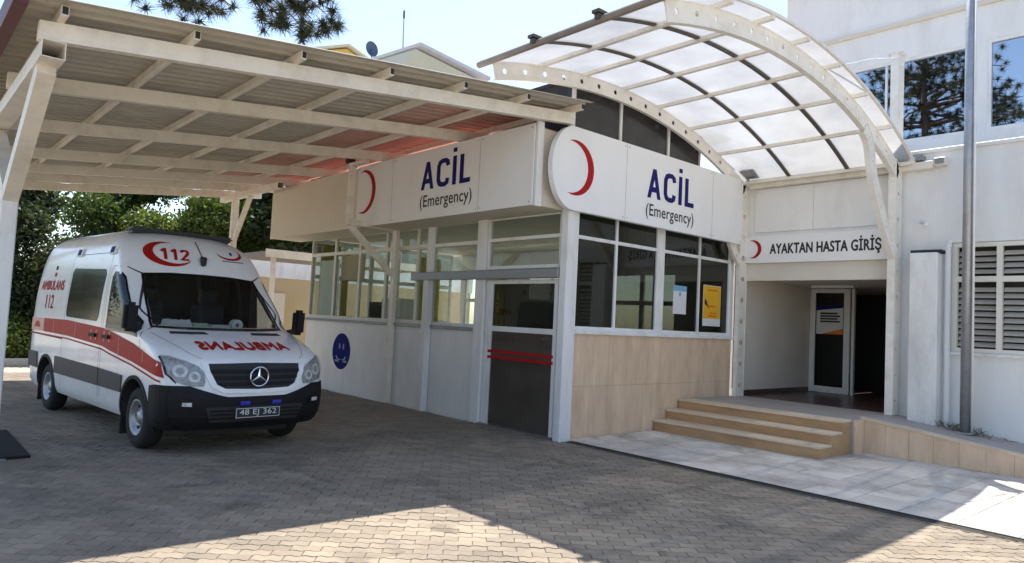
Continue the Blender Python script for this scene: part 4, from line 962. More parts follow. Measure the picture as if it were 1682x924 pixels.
# lower body: bumper, cladding, wheel arches
bt = lambda y: .665 + .125 * min(1, max(0, (abs(y) - .34) / .40)) ** 1.2
ys = np.linspace(-.93, .93, 49); poly = [(y, .315) for y in ys] + [(y, bt(y)) for y in ys[::-1]]
bmp = fpatch('front_bumper', 'vanplastic', poly, .016, .03)
for sg in (-1, 1):
    spatch('bumper_corner', 'vanplastic', [(.44, .33), (.80, .32), (.80, .79), (.62, .79), (.49, .77), (.475, .6)], sg, .02, .028, bmp, .06)
fpatch('lower_intake', 'dark', [(-.52, .40), (.52, .40), (.58, .56), (-.58, .56)], .026, .01, bmp)
for z in (.44, .48, .52): fpatch('intake_slat', 'vanplastic', [(-.53, z - .008), (.53, z - .008), (.53, z + .008), (-.53, z + .008)], .034, .012, bmp)
for sg in (-1, 1):
    spatch('rub_strip', 'rubstrip', [(-1.22, .60), (-.43, .60), (-.40, .80), (-1.22, .82)], sg, .016, .022)
    spatch('rub_strip', 'rubstrip', [(-3.20, .60), (-1.25, .60), (-1.25, .82), (-3.18, .84)], sg, .016, .022)
    spatch('rub_strip', 'rubstrip', [(-4.62, .60), (-4.12, .60), (-4.14, .84), (-4.62, .84)], sg, .016, .022)
    for wx in (0, -3.665):
        n = 26; bma = bmesh.new(); va = []; vb = []
        for i in range(n + 1):
            t = R(-14) + (math.pi + R(28)) * i / n; va.append(bma.verts.new((wx + .435 * math.cos(t), .36 + .435 * math.sin(t), 0))); vb.append(bma.verts.new((wx + .475 * math.cos(t), .36 + .475 * math.sin(t), 0)))
        for i in range(n): bma.faces.new((va[i], va[i + 1], vb[i + 1], vb[i]))
        on_surface('arch_trim', 'vanplastic' if wx < 0 else 'vanplastic', van, bma, fnR if sg < 0 else fnL, OR if sg < 0 else OL, .012, .03)
    # mud flap behind front wheel
    MB().box(-.50, -.48, sg * .66, sg * .95, .10, .42).build('mud_flap', 'tyre', van, local=True)
    MB().box(-4.16, -4.14, sg * .66, sg * .95, .10, .42).build('mud_flap', 'tyre', van, local=True)
# panel seams
def seam(pts, sg, w=.007):
    bms = bmesh.new()
    for (a0, b0), (a1, b1) in zip(pts[:-1], pts[1:]):
        d = Vector((a1 - a0, b1 - b0)).normalized(); q = Vector((-d.y, d.x)) * w / 2
        bms.faces.new([bms.verts.new((p[0], p[1], 0)) for p in ((a0 - q.x, b0 - q.y), (a1 - q.x, b1 - q.y), (a1 + q.x, b1 + q.y), (a0 + q.x, b0 + q.y))])
    return on_surface('panel_seam', 'dark', van, cutbm(bms, .12), fnR if sg < 0 else fnL, OR if sg < 0 else OL, .0022)
for sg in (-1, 1):
    seam([(-1.23, .36), (-1.23, 2.06), (-1.16, 2.12), (-.90, 2.11), (-.78, 2.03), (-.36, 1.60), (.06, 1.28), (.12, .98)], sg); seam([(-2.93, .40), (-2.93, 2.30)], sg); seam([(-1.30, .36), (-1.30, 2.30), (-2.93, 2.30)], sg)
    seam([(-2.93, 1.10), (-4.64, 1.12)], sg, .016)
sh = lambda pts: pts
# hood lines and vents
for sg in (-1, 1):
    fpatch('hood_vent', 'dark', [(sg * .27, 1.322), (sg * .70, 1.322), (sg * .68, 1.348), (sg * .29, 1.348)], .004)
    bmh = bmesh.new()
    pts = [(sg * .60, 1.075), (sg * .69, 1.13), (sg * .80, 1.24), (sg * .87, 1.33)]
    for (a0, b0), (a1, b1) in zip(pts[:-1], pts[1:]): bmh.faces.new([bmh.verts.new((x, z, 0)) for x, z in ((a0 - .003, b0), (a1 - .003, b1), (a1 + .004, b1), (a0 + .004, b0))])
    on_surface('hood_seam', 'dark', van, cutbm(bmh, .05), fnF, OF, .0022)
# grille
GR = [(-.55, 1.025), (-.54, .95), (-.47, .80), (-.38, .755), (0, .742), (.38, .755), (.47, .80), (.54, .95), (.55, 1.025), (0, 1.035)]
gr = fpatch('grille', 'dark', GR, .006, 0)
fpatch('grille_surround', 'vanwhite', [(-.62, 1.05), (-.60, .93), (-.52, .77), (-.40, .71), (0, .695), (.40, .71), (.52, .77), (.60, .93), (.62, 1.05), (.55, 1.028), (.54, .95), (.47, .80), (.38, .755), (0, .742), (-.38, .755), (-.47, .80), (-.54, .95), (-.55, 1.028)], .022, .02)
for z, w in ((.805, .44), (.875, .50), (.945, .535)): fpatch('grille_slat', 'vanplastic', [(-w, z - .017), (0, z - .022), (w, z - .017), (w, z + .017), (0, z + .014), (-w, z + .017)], .022, .018, gr)
star = FP(0, .885) + Vector((.05, 0, 0)); em = MB(); n = 28; rr = .108; sv = []; sf = []
for i in range(n):
    t = 2 * math.pi * i / n
    for j in range(8):
        p = 2 * math.pi * j / 8; q = rr + .011 * math.cos(p); sv.append((star.x + .011 * math.sin(p), star.y + q * math.cos(t), star.z + q * math.sin(t)))
for i in range(n):
    for j in range(8): sf.append((i * 8 + j, ((i + 1) % n) * 8 + j, ((i + 1) % n) * 8 + (j + 1) % 8, i * 8 + (j + 1) % 8))
em.add(sv, sf)
for k in range(3):
    t = math.pi / 2 + k * 2 * math.pi / 3; d = (math.cos(t), math.sin(t)); s_ = (-d[1], d[0])
    em.add([(star.x + .012, star.y, star.z), (star.x, star.y + .022 * s_[0], star.z + .022 * s_[1]), (star.x, star.y + rr * d[0], star.z + rr * d[1]), (star.x, star.y - .022 * s_[0], star.z - .022 * s_[1]), (star.x - .01, star.y, star.z)], [(0, 1, 2), (0, 2, 3), (4, 2, 1), (4, 3, 2)])
em.build('grille_emblem', 'chrome', gr, smooth=False, local=True)
# headlamps
for sg in (-1, 1):
    HL = [(sg * .585, .83), (sg * .60, .785), (sg * .72, .785), (sg * .86, .825), (sg * .935, .92), (sg * .962, 1.02), (sg * .958, 1.10), (sg * .90, 1.098), (sg * .76, 1.05), (sg * .65, 1.0), (sg * .595, .93)]
    hl = fpatch('headlamp', 'lampdark', HL, .003, 0, step=.03)
    for yy, zz, r in ((.69, .885, .058), (.82, .945, .068)):
        bmd = bmesh.new(); bmesh.ops.create_circle(bmd, cap_ends=True, radius=r, segments=20)
        for v in bmd.verts: v.co.x += sg * yy; v.co.y += zz
        on_surface('lamp_lens', 'lamp', hl, bmd, fnF, OF, .012, .012)
        bmd = bmesh.new(); bmesh.ops.create_circle(bmd, cap_ends=True, radius=r * .55, segments=16)
        for v in bmd.verts: v.co.x += sg * yy; v.co.y += zz
        on_surface('lamp_bulb', 'lampdark', hl, bmd, fnF, OF, .014, .004)
    fpatch('lamp_cover', 'lampglass', shrink(HL, .99), .024, .024, hl, .03)
    fpatch('lamp_bezel', 'privacy', [(sg * .925, .92), (sg * .958, 1.10), (sg * .972, 1.09), (sg * .945, .91), (sg * .86, .81), (sg * .86, .83)], .006, 0, hl, .03)
    fg = fpatch('fog_lamp', 'vanplastic', [(sg * .68, .55), (sg * .84, .56), (sg * .84, .64), (sg * .68, .64)], .030, .02)
    fpatch('lamp_lens', 'lamp', [(sg * .715, .575), (sg * .80, .58), (sg * .80, .615), (sg * .715, .615)], .036, .01, fg)
for yy in (-.16, .22): fpatch('strobe_light', 'blueled', [(yy - .055, .575), (yy + .055, .575), (yy + .055, .615), (yy - .055, .615)], .042, .03)
# number plate
pz, pxx = .485, FP(0, .485).x + .045
np_ = MB().box(pxx - .012, pxx, -.27, .27, pz - .06, pz + .06, .003).build('number_plate', 'black', van, local=True)
MB().box(pxx + .0005, pxx + .002, -.262, .262, pz - .053, pz + .053).build('plate_face', 'paper', np_, local=True); MB().box(pxx + .0023, pxx + .003, -.256, .256, pz - .047, pz + .047).build('plate_field', 'black', np_, local=True)
vs, fs = fit_text('48 EJ 362', .44, .08)
MB().add([(pxx + .0040, -.22 + x, pz - .04 + y) for x, y in vs], fs).build('plate_characters', 'paper', np_, local=True, fix=False)
# graphics: mirrored hood word, forehead marks, side stripe and lettering
stext('hood_lettering', 'vanred', 'AMBULANS', (.56, 1.172), -1, 1.10, .072, fnF, OF, .005, bold=.008)
def ring_mark(cx, cz, rx, rz_, ox, oz, k, mt, name, parent):
    """crescent drawn on the forehead: ellipse minus a shifted smaller ellipse"""
    n = 44; ol = crescent(0, 0, 1.0, -.26, k, n); ang = math.atan2(oz, ox); bmc = bmesh.new(); vv = []
    for a, b in ol:
        x = a * math.cos(ang) - b * math.sin(ang); y = a * math.sin(ang) + b * math.cos(ang); vv.append(bmc.verts.new((cx + x * rx, cz + y * rz_, 0)))
    for f in fan_strip(ol, n):
        try: bmc.faces.new([vv[i] for i in f])
        except ValueError: pass
    return on_surface(name, mt, parent, cutbm(bmc, .06), fnF, OF, .005)
ring_mark(-.37, 2.32, .30, .165, -1.0, -.45, .84, 'vanred', 'forehead_crescent', van)
bm1 = bmesh.new()
for q in stroke_text('112', .37, .15, .19):
    q2 = [(-.48 + a + .10 * b, 2.245 + b) for a, b in q]; bm1.faces.new([bm1.verts.new((a, b, 0)) for a, b in q2])
on_surface('forehead_number', 'vanred', van, cutbm(bm1, .05), fnF, OF, .0075)
ring_mark(.48, 2.40, .19, .09, .35, -1.0, .93, 'vanred', 'forehead_emblem', van)
fpatch('emblem_bar', 'blue', [(.48, 2.385), (.515, 2.38), (.525, 2.425), (.49, 2.43)], .006)
fpatch('emblem_caption', 'rubstrip', [(.34, 2.285), (.66, 2.285), (.66, 2.297), (.34, 2.297)], .005)
cm = MB(); cc = FP(.05, 2.26)
cm.tube([cc + Vector((-.02, 0, .05)), cc + Vector((.05, 0, .03)), cc + Vector((.055, 0, -.05)), cc + Vector((.03, 0, -.08))], [.02, .045, .035, .008], 10)
cmo = cm.build('roof_camera', 'black', van, smooth=True, local=True)
MB().tube([cc + Vector((.0, 0, .05)), FP(.05, 2.42) + Vector((.012, 0, 0)), FP(.05, 2.52) + Vector((.0, 0, .02))], .006, 6).build('camera_cable', 'rubstrip', cmo, local=True)
for sg in (-1, 1):
    def P(pts, nm, mt, off, **k): return spatch(nm, mt, pts, sg, off, **k)
    P([(-4.64, 1.16), (-2.70, 1.155), (-1.20, 1.10), (-.90, 1.06), (-.10, .98), (.55, .90), (.52, 1.06), (-.10, 1.19), (-.92, 1.30), (-1.20, 1.315), (-2.75, 1.37), (-3.92, 1.37), (-3.92, 1.372), (-3.93, 1.17)] if False else [(-3.90, 1.165), (-2.70, 1.155), (-1.20, 1.10), (-.90, 1.06), (-.10, .98), (.74, .865), (.66, 1.03), (-.10, 1.19), (-.92, 1.30), (-1.20, 1.325), (-2.75, 1.375), (-3.90, 1.365)], 'side_stripe', 'vanred', .0045)
    P([(-4.60, 1.17), (-3.92, 1.165), (-3.92, 1.365), (-4.60, 1.36)], 'stripe_end_box', 'vanpink', .0045)
    P([(-4.45, 1.22), (-4.10, 1.22), (-4.20, 1.31), (-4.35, 1.31)], 'stripe_badge', 'vanred', .0062)
    P([(-4.62, 1.115), (-2.70, 1.105), (-1.20, 1.05), (-.90, 1.01), (-.10, .93), (.70, .815), (.70, .835), (-.10, .95), (-.90, 1.03), (-1.20, 1.07), (-2.70, 1.125), (-4.62, 1.135)], 'pinstripe', 'vanred', .0045)
    for x in (-3.40, -2.35, -.60, .20):
        P([(x, 1.0 if x > -1 else 1.16), (x + .012, 1.0 if x > -1 else 1.16), (x + .012, 1.15 if x > 0 else (1.24 if x > -1 else 1.36)), (x, 1.15 if x > 0 else (1.24 if x > -1 else 1.36))], 'stripe_joint', 'vanpink', .0062)
    for x in (-1.55, -1.04):
        h = P([(x - .11, 1.20), (x + .11, 1.20), (x + .11, 1.245), (x - .11, 1.245)], 'door_handle', 'vanplastic', .035, skirt=.03)
        for q in (-.115, .085): P([(x + q, 1.16), (x + q + .03, 1.16), (x + q + .03, 1.29), (x + q, 1.29)], 'handle_plate', 'vanpink', .0075, parent=h)
    du = 1 if sg < 0 else -1; fn_, ow = (fnR, OR) if sg < 0 else (fnL, OL)
    stext('side_lettering', 'vanred', 'AMBULANS', (-4.35 if sg < 0 else -3.10, 1.80), du, 1.18, .135, fn_, ow, .005, bold=.008)
    stext('side_number', 'red', '112', (-3.98 if sg < 0 else -3.55, 1.52), du, .40, .20, fn_, ow, .005, bold=.004)
    for z in (2.00, 2.10): P([(-3.75, z), (-3.66, z), (-3.66, z + .06), (-3.75, z + .06)], 'side_emblem', 'red' if z < 2.05 else 'blue', .005)
    for x in (-2.70, -1.32):
        b = P([(x - .11, 2.275), (x + .11, 2.275), (x + .11, 2.385), (x - .11, 2.385)], 'side_flasher', 'paper', .02, skirt=.025)
        P([(x - .08, 2.295), (x + .035, 2.295), (x + .035, 2.37), (x - .08, 2.37)], 'flasher_lens', 'blue', .028, skirt=.01, parent=b)
    # door mirror
    mi = MB(); b0 = Vector((.13, sg * .985, 1.38)); mm = bmesh.new(); bmesh.ops.create_cube(mm, size=1)
    for v in mm.verts: v.co = Vector((v.co.x * .12 - .08 + (.02 if v.co.z > 0 else 0), v.co.y * .15 + sg * 1.07, v.co.z * .34 + 1.50))
    bmesh.ops.bevel(mm, geom=mm.edges[:], offset=.035, segments=2, affect='EDGES'); mi.addbm(mm)
    mi.bar((-.12, sg * .95, 1.36), (-.09, sg * 1.05, 1.38), .10, .07)
    mo = mi.build('door_mirror', 'vanplastic', van, local=True); MB().box(-.148, -.143, sg * 1.02, sg * 1.12, 1.38, 1.62).build('mirror_glass', 'chrome', mo, local=True)
# roof light bars
for x0, x1, w in ((-1.62, -1.40, .70), (-4.05, -3.85, .62)):
    z0 = 2.605; lb = bmesh.new(); bmesh.ops.create_cube(lb, size=1)
    for v in lb.verts: v.co = Vector(((x0 + x1) / 2 + v.co.x * (x1 - x0), v.co.y * 2 * w, z0 + .035 + v.co.z * .075))
    bmesh.ops.bevel(lb, geom=lb.edges[:], offset=.03, segments=2, affect='EDGES')
    lo_ = MB().addbm(lb).build('light_bar', 'black', van, local=True)
    for k in (-1, 1): MB().box((x0 + x1) / 2 - .02, (x0 + x1) / 2 + .02, k * .4 - .02, k * .4 + .02, 2.60, z0 + .002).build('light_bar_foot', 'rubstrip', lo_, local=True)
# rear bumper
MB().box(-4.79, -4.60, -.93, .93, .36, .58, .03).build('rear_bumper', 'vanplastic', van, local=True)
# wheels
def wheel(wx, sg):
    yo = sg * .955; tr = MB(); n = 40; prof = [(.19, -.215), (.25, -.225), (.315, -.215), (.345, -.18), (.352, -.11), (.345, -.04), (.315, -.008), (.25, .0), (.215, -.006), (.19, -.03)]
    vs = []; fs = []
    for i in range(n):
        t = 2 * math.pi * i / n
        for r, d in prof: vs.append((wx + r * math.cos(t), yo + sg * d, .352 + r * math.sin(t)))
    m = len(prof)
    for i in range(n):
        for j in range(m): fs.append((i * m + j, ((i + 1) % n) * m + j, ((i + 1) % n) * m + (j + 1) % m, i * m + (j + 1) % m))
    w = MB().add(vs, fs).build('wheel', 'tyre', van, smooth=True, local=True)
    prof = [(0, -.035), (.055, -.03), (.075, -.05), (.10, -.075), (.14, -.07), (.165, -.045), (.185, -.02), (.205, -.004), (.205, -.03), (.19, -.15)]; vs = []; fs = []; m = len(prof)
    for i in range(n):
        t = 2 * math.pi * i / n
        for r, d in prof: vs.append((wx + r * math.cos(t), yo + sg * d, .352 + r * math.sin(t)))
    for i in range(n):
        for j in range(m - 1): fs.append((i * m + j, ((i + 1) % n) * m + j, ((i + 1) % n) * m + j + 1, i * m + j + 1))
    rim = MB().add(vs, fs).build('rim', 'rim', w, smooth=True, local=True)
    for k in range(6):
        t = 2 * math.pi * k / 6
        MB().tube([(wx + .145 * math.cos(t), yo - sg * .066, .352 + .145 * math.sin(t)), (wx + .145 * math.cos(t), yo - sg * .056, .352 + .145 * math.sin(t))], .024, 10).build('rim_hole', 'dark', rim, local=True)
    MB().tube([(wx, yo - sg * .20, .352), (wx, sg * .3, .352)], .06, 8).build('hub', 'dark', w, local=True)
for wx in (0, -3.665):
    for sg in (-1, 1): wheel(wx, sg)
MB().box(-4.5, .7, -.55, .55, .22, .40).build('chassis', 'dark', van, local=True)
# cabin interior
ds = MB().prism([(-.05, 1.30), (.02, 1.27), (.04, 1.06), (-.62, 1.06), (-.66, 1.16), (-.56, 1.28), (-.35, 1.335)], 'y', -.79, .79).build('dashboard', 'cabin', van, local=True)
MB().prism([(-.60, .76), (-.60, 1.055), (.04, 1.055), (.04, .76)], 'y', -.785, .785).build('dash_base', 'cabin', van, local=True)
for yy in (.42, -.42):
    s_ = MB().box(-1.42, -.92, yy - .25, yy + .25, .80, 1.06, .06).build('cab_seat', 'seat', van, local=True)
    MB().add(*(lambda b: (b.v, b.f))(MB().box(-1.55, -1.38, yy - .24, yy + .24, 1.07, 1.68, .05))).build('backrest', 'seat', s_, local=True)
    MB().box(-1.55, -1.44, yy - .13, yy + .13, 1.70, 1.90, .04).build('headrest', 'seat', s_, local=True)
sv = []; sf = []; n = 24; c0 = Vector((-.70, .42, 1.32)); ax = Vector((-.75, 0, .66)).normalized(); e1 = Vector((0, 1, 0)); e2 = ax.cross(e1)
for i in range(n):
    t = 2 * math.pi * i / n
    for j in range(6): p = 2 * math.pi * j / 6; rd = e1 * math.cos(t) + e2 * math.sin(t); q = c0 + rd * (.19 + .014 * math.cos(p)) + ax * .014 * math.sin(p); sv.append(q)
for i in range(n):
    for j in range(6): sf.append((i * 6 + j, ((i + 1) % n) * 6 + j, ((i + 1) % n) * 6 + (j + 1) % 6, i * 6 + (j + 1) % 6))
MB().add(sv, sf).build('steering_wheel', 'cabin', van, smooth=True, local=True)
# things lying on the dashboard (world positions from the van frame)
VM = Matrix.Translation(van.location) @ Matrix.Rotation(R(-90 + 4.8), 4, 'Z') @ Matrix.Scale(VS, 4)
def dash(name, mt, mb, label, cat):
    mb.v = [tuple(VM @ Vector(p)) for p in mb.v]; return tag(mb.build(name, mt), label, cat)
def crumple(x, y, z, w, d, h, seed):
    r_ = random.Random(seed); n = 9; vs = []; fs = []
    for i in range(n + 1):
        for j in range(n + 1): vs.append((x + (i / n - .5) * d + r_.gauss(0, .008), y + (j / n - .5) * w + r_.gauss(0, .008), z - .055 if i in (0, n) or j in (0, n) else z + h * (.4 + .6 * r_.random())))
    for i in range(n):
        for j in range(n): a = i * (n + 1) + j; fs.append((a, a + 1, a + n + 2, a + n + 1))
    return MB().add(vs, fs)
dash('plastic_bag', 'paper', crumple(-.29, -.45, 1.40, .36, .18, .09, 3), 'crumpled pale plastic bag on the ambulance dashboard', 'bag')
dash('paper_folder', 'greenpaper', crumple(-.30, -.18, 1.40, .24, .18, .05, 5), 'pale green papers lying on the ambulance dashboard', 'papers')
dash('document', 'paper', MB().box(-.38, -.20, -.05, .18, 1.342, 1.43, .004), 'flat white document stack on the ambulance dashboard', 'papers')
rl = MB(); n = 20; pr = [(.022, -.05), (.06, -.05), (.06, .05), (.022, .05)]; vs = []; fs = []
for i in range(n):
    t = 2 * math.pi * i / n
    for r, d in pr: vs.append((-.30 + d, .30 + r * 1.2 * math.cos(t), 1.435 + r * 1.2 * math.sin(t)))
for i in range(n):
    for j in range(4): fs.append((i * 4 + j, ((i + 1) % n) * 4 + j, ((i + 1) % n) * 4 + (j + 1) % 4, i * 4 + (j + 1) % 4))
dash('tape_roll', 'paper', rl.add(vs, fs), 'white tape roll standing on the ambulance dashboard', 'tape roll')

# ------------------------------------------------------------------ trees
def leaves(blobs, n, size, seed, thin=.5):
    """leaf quads spread through blobs (centre, radii); returns a mesh collector"""
    r_ = np.random.default_rng(seed); vol = np.array([b[1][0] * b[1][1] * b[1][2] for b in blobs]); pick = r_.choice(len(blobs), n, p=vol / vol.sum())
    d = r_.normal(size=(n, 3)); d /= np.linalg.norm(d, axis=1)[:, None]; rad = r_.random(n) ** .45
    c = np.array([b[0] for b in blobs])[pick]; rr = np.array([b[1] for b in blobs])[pick]; P = c + d * rr * rad[:, None] + r_.normal(size=(n, 3)) * rr * .16
    a = r_.normal(size=(n, 3)); a /= np.linalg.norm(a, axis=1)[:, None]; b = np.cross(a, r_.normal(size=(n, 3))); b /= np.linalg.norm(b, axis=1)[:, None]
    s = size * r_.uniform(.6, 1.4, n)[:, None]; b2 = b * s * thin; a2 = a * s
    V = np.stack([P - a2, P + b2, P + a2, P - b2], 1).reshape(-1, 3)
    mb = MB(); mb.v = V.tolist(); mb.f = [(4 * i, 4 * i + 1, 4 * i + 2, 4 * i + 3) for i in range(n)]; return mb
def broad_tree(name, label, loc, h, spread, mt, seed, n=7000, size=.13, group=None, low=.35, shape=None):
    r_ = random.Random(seed); t = empty(name, loc, label, 'tree', group); L = Vector(loc)
    tr = MB(); top = L + Vector((r_.gauss(0, .2), r_.gauss(0, .2), h * .7)); tr.tube([L + Vector((0, 0, -.1)), L.lerp(top, .4) + Vector((r_.gauss(0, .1), r_.gauss(0, .1), 0)), top], [.16 * h / 6, .12 * h / 6, .04], 9)
    blobs = []
    for k in range(15):
        a = r_.uniform(0, 6.28); q = r_.random() ** .6 * spread * .72; z = h * (low + (1 - low) * r_.random() * .92)
        k_ = 1 - abs((z / h - low) / (1 - low) - .45) * .8
        p = L + Vector((q * math.cos(a) * k_, q * math.sin(a) * k_, z)); s = spread * r_.uniform(.26, .42)
        blobs.append((tuple(p), (s, s, s * .72))); b0 = L.lerp(top, min(1, max(.3, z / h * .8))); tr.tube([b0, b0.lerp(p, .6) + Vector((0, 0, .1)), p], [.05 * h / 6, .03 * h / 6, .012], 6)
    tr.build('trunk', 'bark', t, smooth=True); leaves(blobs, n, size, seed).build('crown', mt, t, fix=False)
    return t
G1 = 'trees behind the carport'
broad_tree('broadleaf_tree', 'leafy green tree rising behind the tan low building', (4.2, 24.0, 0), 6.6, 3.2, 'leafmid', 26, 9000, .16, G1, low=.2)
broad_tree('broadleaf_tree', 'dark dense tree rising behind the ambulance rear beside the carport post', (-4.5, 17.0, 0), 6.6, 2.0, 'leafdark', 21, 30000, .075, G1, low=.02)
broad_tree('broadleaf_tree', 'sunlit mid green tree standing behind the ambulance roof', (-.6, 22.0, 0), 6.6, 2.6, 'leafmid', 22, 26000, .085, G1, low=.2)
broad_tree('broadleaf_tree', 'bright yellow green tree between the ambulance and the rear carport post', (1.2, 20.5, 0), 6.4, 2.3, 'leaflight', 23, 24000, .08, G1, low=.25)
broad_tree('broadleaf_tree', 'dark green tree beside the annex end wall behind rear carport post', (3.0, 20.5, 0), 6.0, 2.4, 'leafmid', 24, 24000, .08, G1, low=.2)
broad_tree('broadleaf_tree', 'tall dark tree far behind the left carport post', (-7.4, 21, 0), 8.0, 3.0, 'leafdark', 25, 20000, .10, G1, low=.05)
def bush(loc, r, h, mt, label, seed, n=2600):
    t = empty('bush', loc, label, 'bush'); r_ = random.Random(seed); bl = [((loc[0] + r_.gauss(0, r * .4), loc[1] + r_.gauss(0, r * .4), h * r_.uniform(.3, .75)), (r * .55, r * .55, h * .32)) for k in range(7)]
    st_ = MB()
    for b in bl: st_.tube([(loc[0], loc[1], -.03), b[0]], [.03, .01], 5)
    st_.build('stem', 'bark', t); leaves(bl, n, .05, seed).build('foliage', mt, t, fix=False); return t
bush((-4.7, 14.8, 0), .9, 1.5, 'leaflight', 'bright yellow green bush behind the kerb at the ambulance rear', 31, 6000)
bush((-3.2, 15.2, 0), 1.2, 3.0, 'leafdark', 'dark tall bush hidden partly by the ambulance rear', 33, 9000)
bush((-4.9, 16.0, 0), 1.3, 3.8, 'leafdark', 'tall dark shrub beside the kerb left of the ambulance', 36, 11000)
bush((-4.0, 15.4, 0), 1.1, 3.2, 'leafdark', 'dark shrub behind the yellow green bush', 37, 9000)
bush((-8.2, 17.0, 0), 1.6, 4.2, 'leafdark', 'large dark shrub beyond the carport left side', 38, 9000)
bush((-10.6, 19.5, 0), 1.9, 4.6, 'leafdark', 'large dark shrub at the far yard edge', 39, 9000)
bush((-1.4, 15.6, 0), 1.2, 3.2, 'leafmid', 'tall green bush behind the ambulance middle', 34, 9000)
bush((.2, 16.2, 0), 1.2, 3.2, 'leafmid', 'leafy green bush behind the rear carport post', 35, 9000)
bush((-6.4, 15.0, 0), 1.1, 1.6, 'leaflight', 'light green bush behind the kerb beyond the carport post', 32, 5000)
kb = tag(box('kerb', 'kerb', None, -14, .5, 13.75, 13.95, -.05, .13, .01), 'pale concrete kerb at the planted edge behind the ambulance', 'kerb')
# pine beside the carport: trunk out of frame, needle tufts hang in above the roof
pine = empty('pine_tree', (-9.4, 2.6, 0), 'tall pine with drooping needle branches reaching over the carport roof', 'tree')
PT = Vector((-9.4, 2.6, 0)); tr = MB(); ptop = Vector((-9.0, 2.9, 13.2))
tr.tube([PT + Vector((0, 0, -.1)), PT + Vector((.15, .1, 4)), PT + Vector((.2, .2, 8)), ptop], [.30, .24, .17, .04], 12)
r_ = random.Random(5); tips = []
for k in range(70):
    z = r_.uniform(5.8, 13.0); a = r_.uniform(0, 6.28); ln = (4.6 - abs(z - 8.2) * .5) * r_.uniform(.6, 1.0); b0 = Vector((-9.25 + (z / 13) * .2, 2.8, z))
    tip = b0 + Vector((math.cos(a) * ln, math.sin(a) * ln, r_.uniform(-.4, .7))); mid = b0.lerp(tip, .55) + Vector((0, 0, .25)); tr.tube([b0, mid, tip], [.06, .035, .012], 6)
    for m in range(15): tips.append((b0.lerp(mid, 1) if m < 3 else mid.lerp(tip, r_.random())) + Vector((r_.gauss(0, .38), r_.gauss(0, .38), r_.gauss(0, .22))))
for k in range(420): a = r_.uniform(0, 6.28); q = r_.random() * 2.6; tips.append(Vector((-9.2 + q * math.cos(a), 2.8 + q * math.sin(a), r_.uniform(6.2, 13.4))))
hang = []
for (px, py, dd) in ((262, 4, 8.4), (300, 6, 8.3), (318, 24, 8.4), (330, 2, 8.6), (350, 12, 8.5), (420, 8, 8.2), (438, 26, 8.3), (455, 6, 8.3), (470, 40, 8.2), (486, 18, 8.4), (500, 48, 8.3), (512, 30, 8.4), (520, 8, 8.5), (535, 22, 8.4), (470, -20, 8.4), (310, -25, 8.5)):
    d = fwd + rt * ((px - 841) / FOCAL) - up * ((py - 462) / FOCAL); hang.append(CAM + d * dd)
hub1 = Vector((-5.6, 1.2, 5.9)); tr.tube([Vector((-9.2, 2.8, 6.4)), Vector((-7.4, 2.0, 6.5)), hub1], [.10, .07, .045], 8)
for p in hang: tr.tube([hub1.lerp(p, .15), hub1.lerp(p, .6) + Vector((0, 0, .18)), p], [.018, .012, .006], 5)
tr.build('trunk', 'bark', pine, smooth=True)
tips = [p for p in tips if not (-60 < cam_px(p)[0] < 1740 and -90 < cam_px(p)[1] < 960)]
def tufts(ps, nn, ln, seed, w=.0035):
    q = np.random.default_rng(seed); ps = np.array([tuple(p) for p in ps]); n = len(ps) * nn; P = np.repeat(ps, nn, 0) + q.normal(size=(n, 3)) * .012
    d = q.normal(size=(n, 3)); d /= np.linalg.norm(d, axis=1)[:, None]; s = np.cross(d, q.normal(size=(n, 3))); s /= np.linalg.norm(s, axis=1)[:, None]
    L = ln * q.uniform(.6, 1.15, n)[:, None]; V = np.stack([P - s * w, P + s * w, P + d * L], 1).reshape(-1, 3)
    mb = MB(); mb.v = V.tolist(); mb.f = [(3 * i, 3 * i + 1, 3 * i + 2) for i in range(n)]; return mb
near = []
for p in hang:
    for m in range(6): near.append(p + Vector((r_.gauss(0, .12), r_.gauss(0, .12), r_.gauss(0, .10))))
tufts(near, 80, .17, 41, .0045).build('hanging_tufts', 'needle', pine, fix=False)
tufts(tips, 60, .26, 42, .009).build('crown', 'needle', pine, fix=False)
# trees across the yard, mirrored in the glass
G2 = 'trees across the yard'
for k, (x, y, s) in enumerate(((-4, -30, 8.5), (3.5, -32, 9.5), (10, -29, 8.0), (-13, -31, 9.0), (-26, -16, 10), (-24, -4, 9))):
    broad_tree('yard_tree', ('broad dark green tree across the yard facing the hospital' if k % 2 == 0 else 'broad mid green tree across the yard facing the hospital'), (x, y, 0), s, s * .42, 'leafmid' if k % 2 else 'leafdark', 60 + k, 3500, .24, G2, low=.2)
_p = CAM + (fwd + rt * ((478 - 841) / FOCAL) - up * ((400 - 462) / FOCAL)) * 27
broad_tree('broadleaf_tree', 'dense green tree filling the gap under the annex fascia end', (_p.x, _p.y, 0), 7.0, 3.4, 'leafdark', 27, 10000, .16, G1, low=.1)
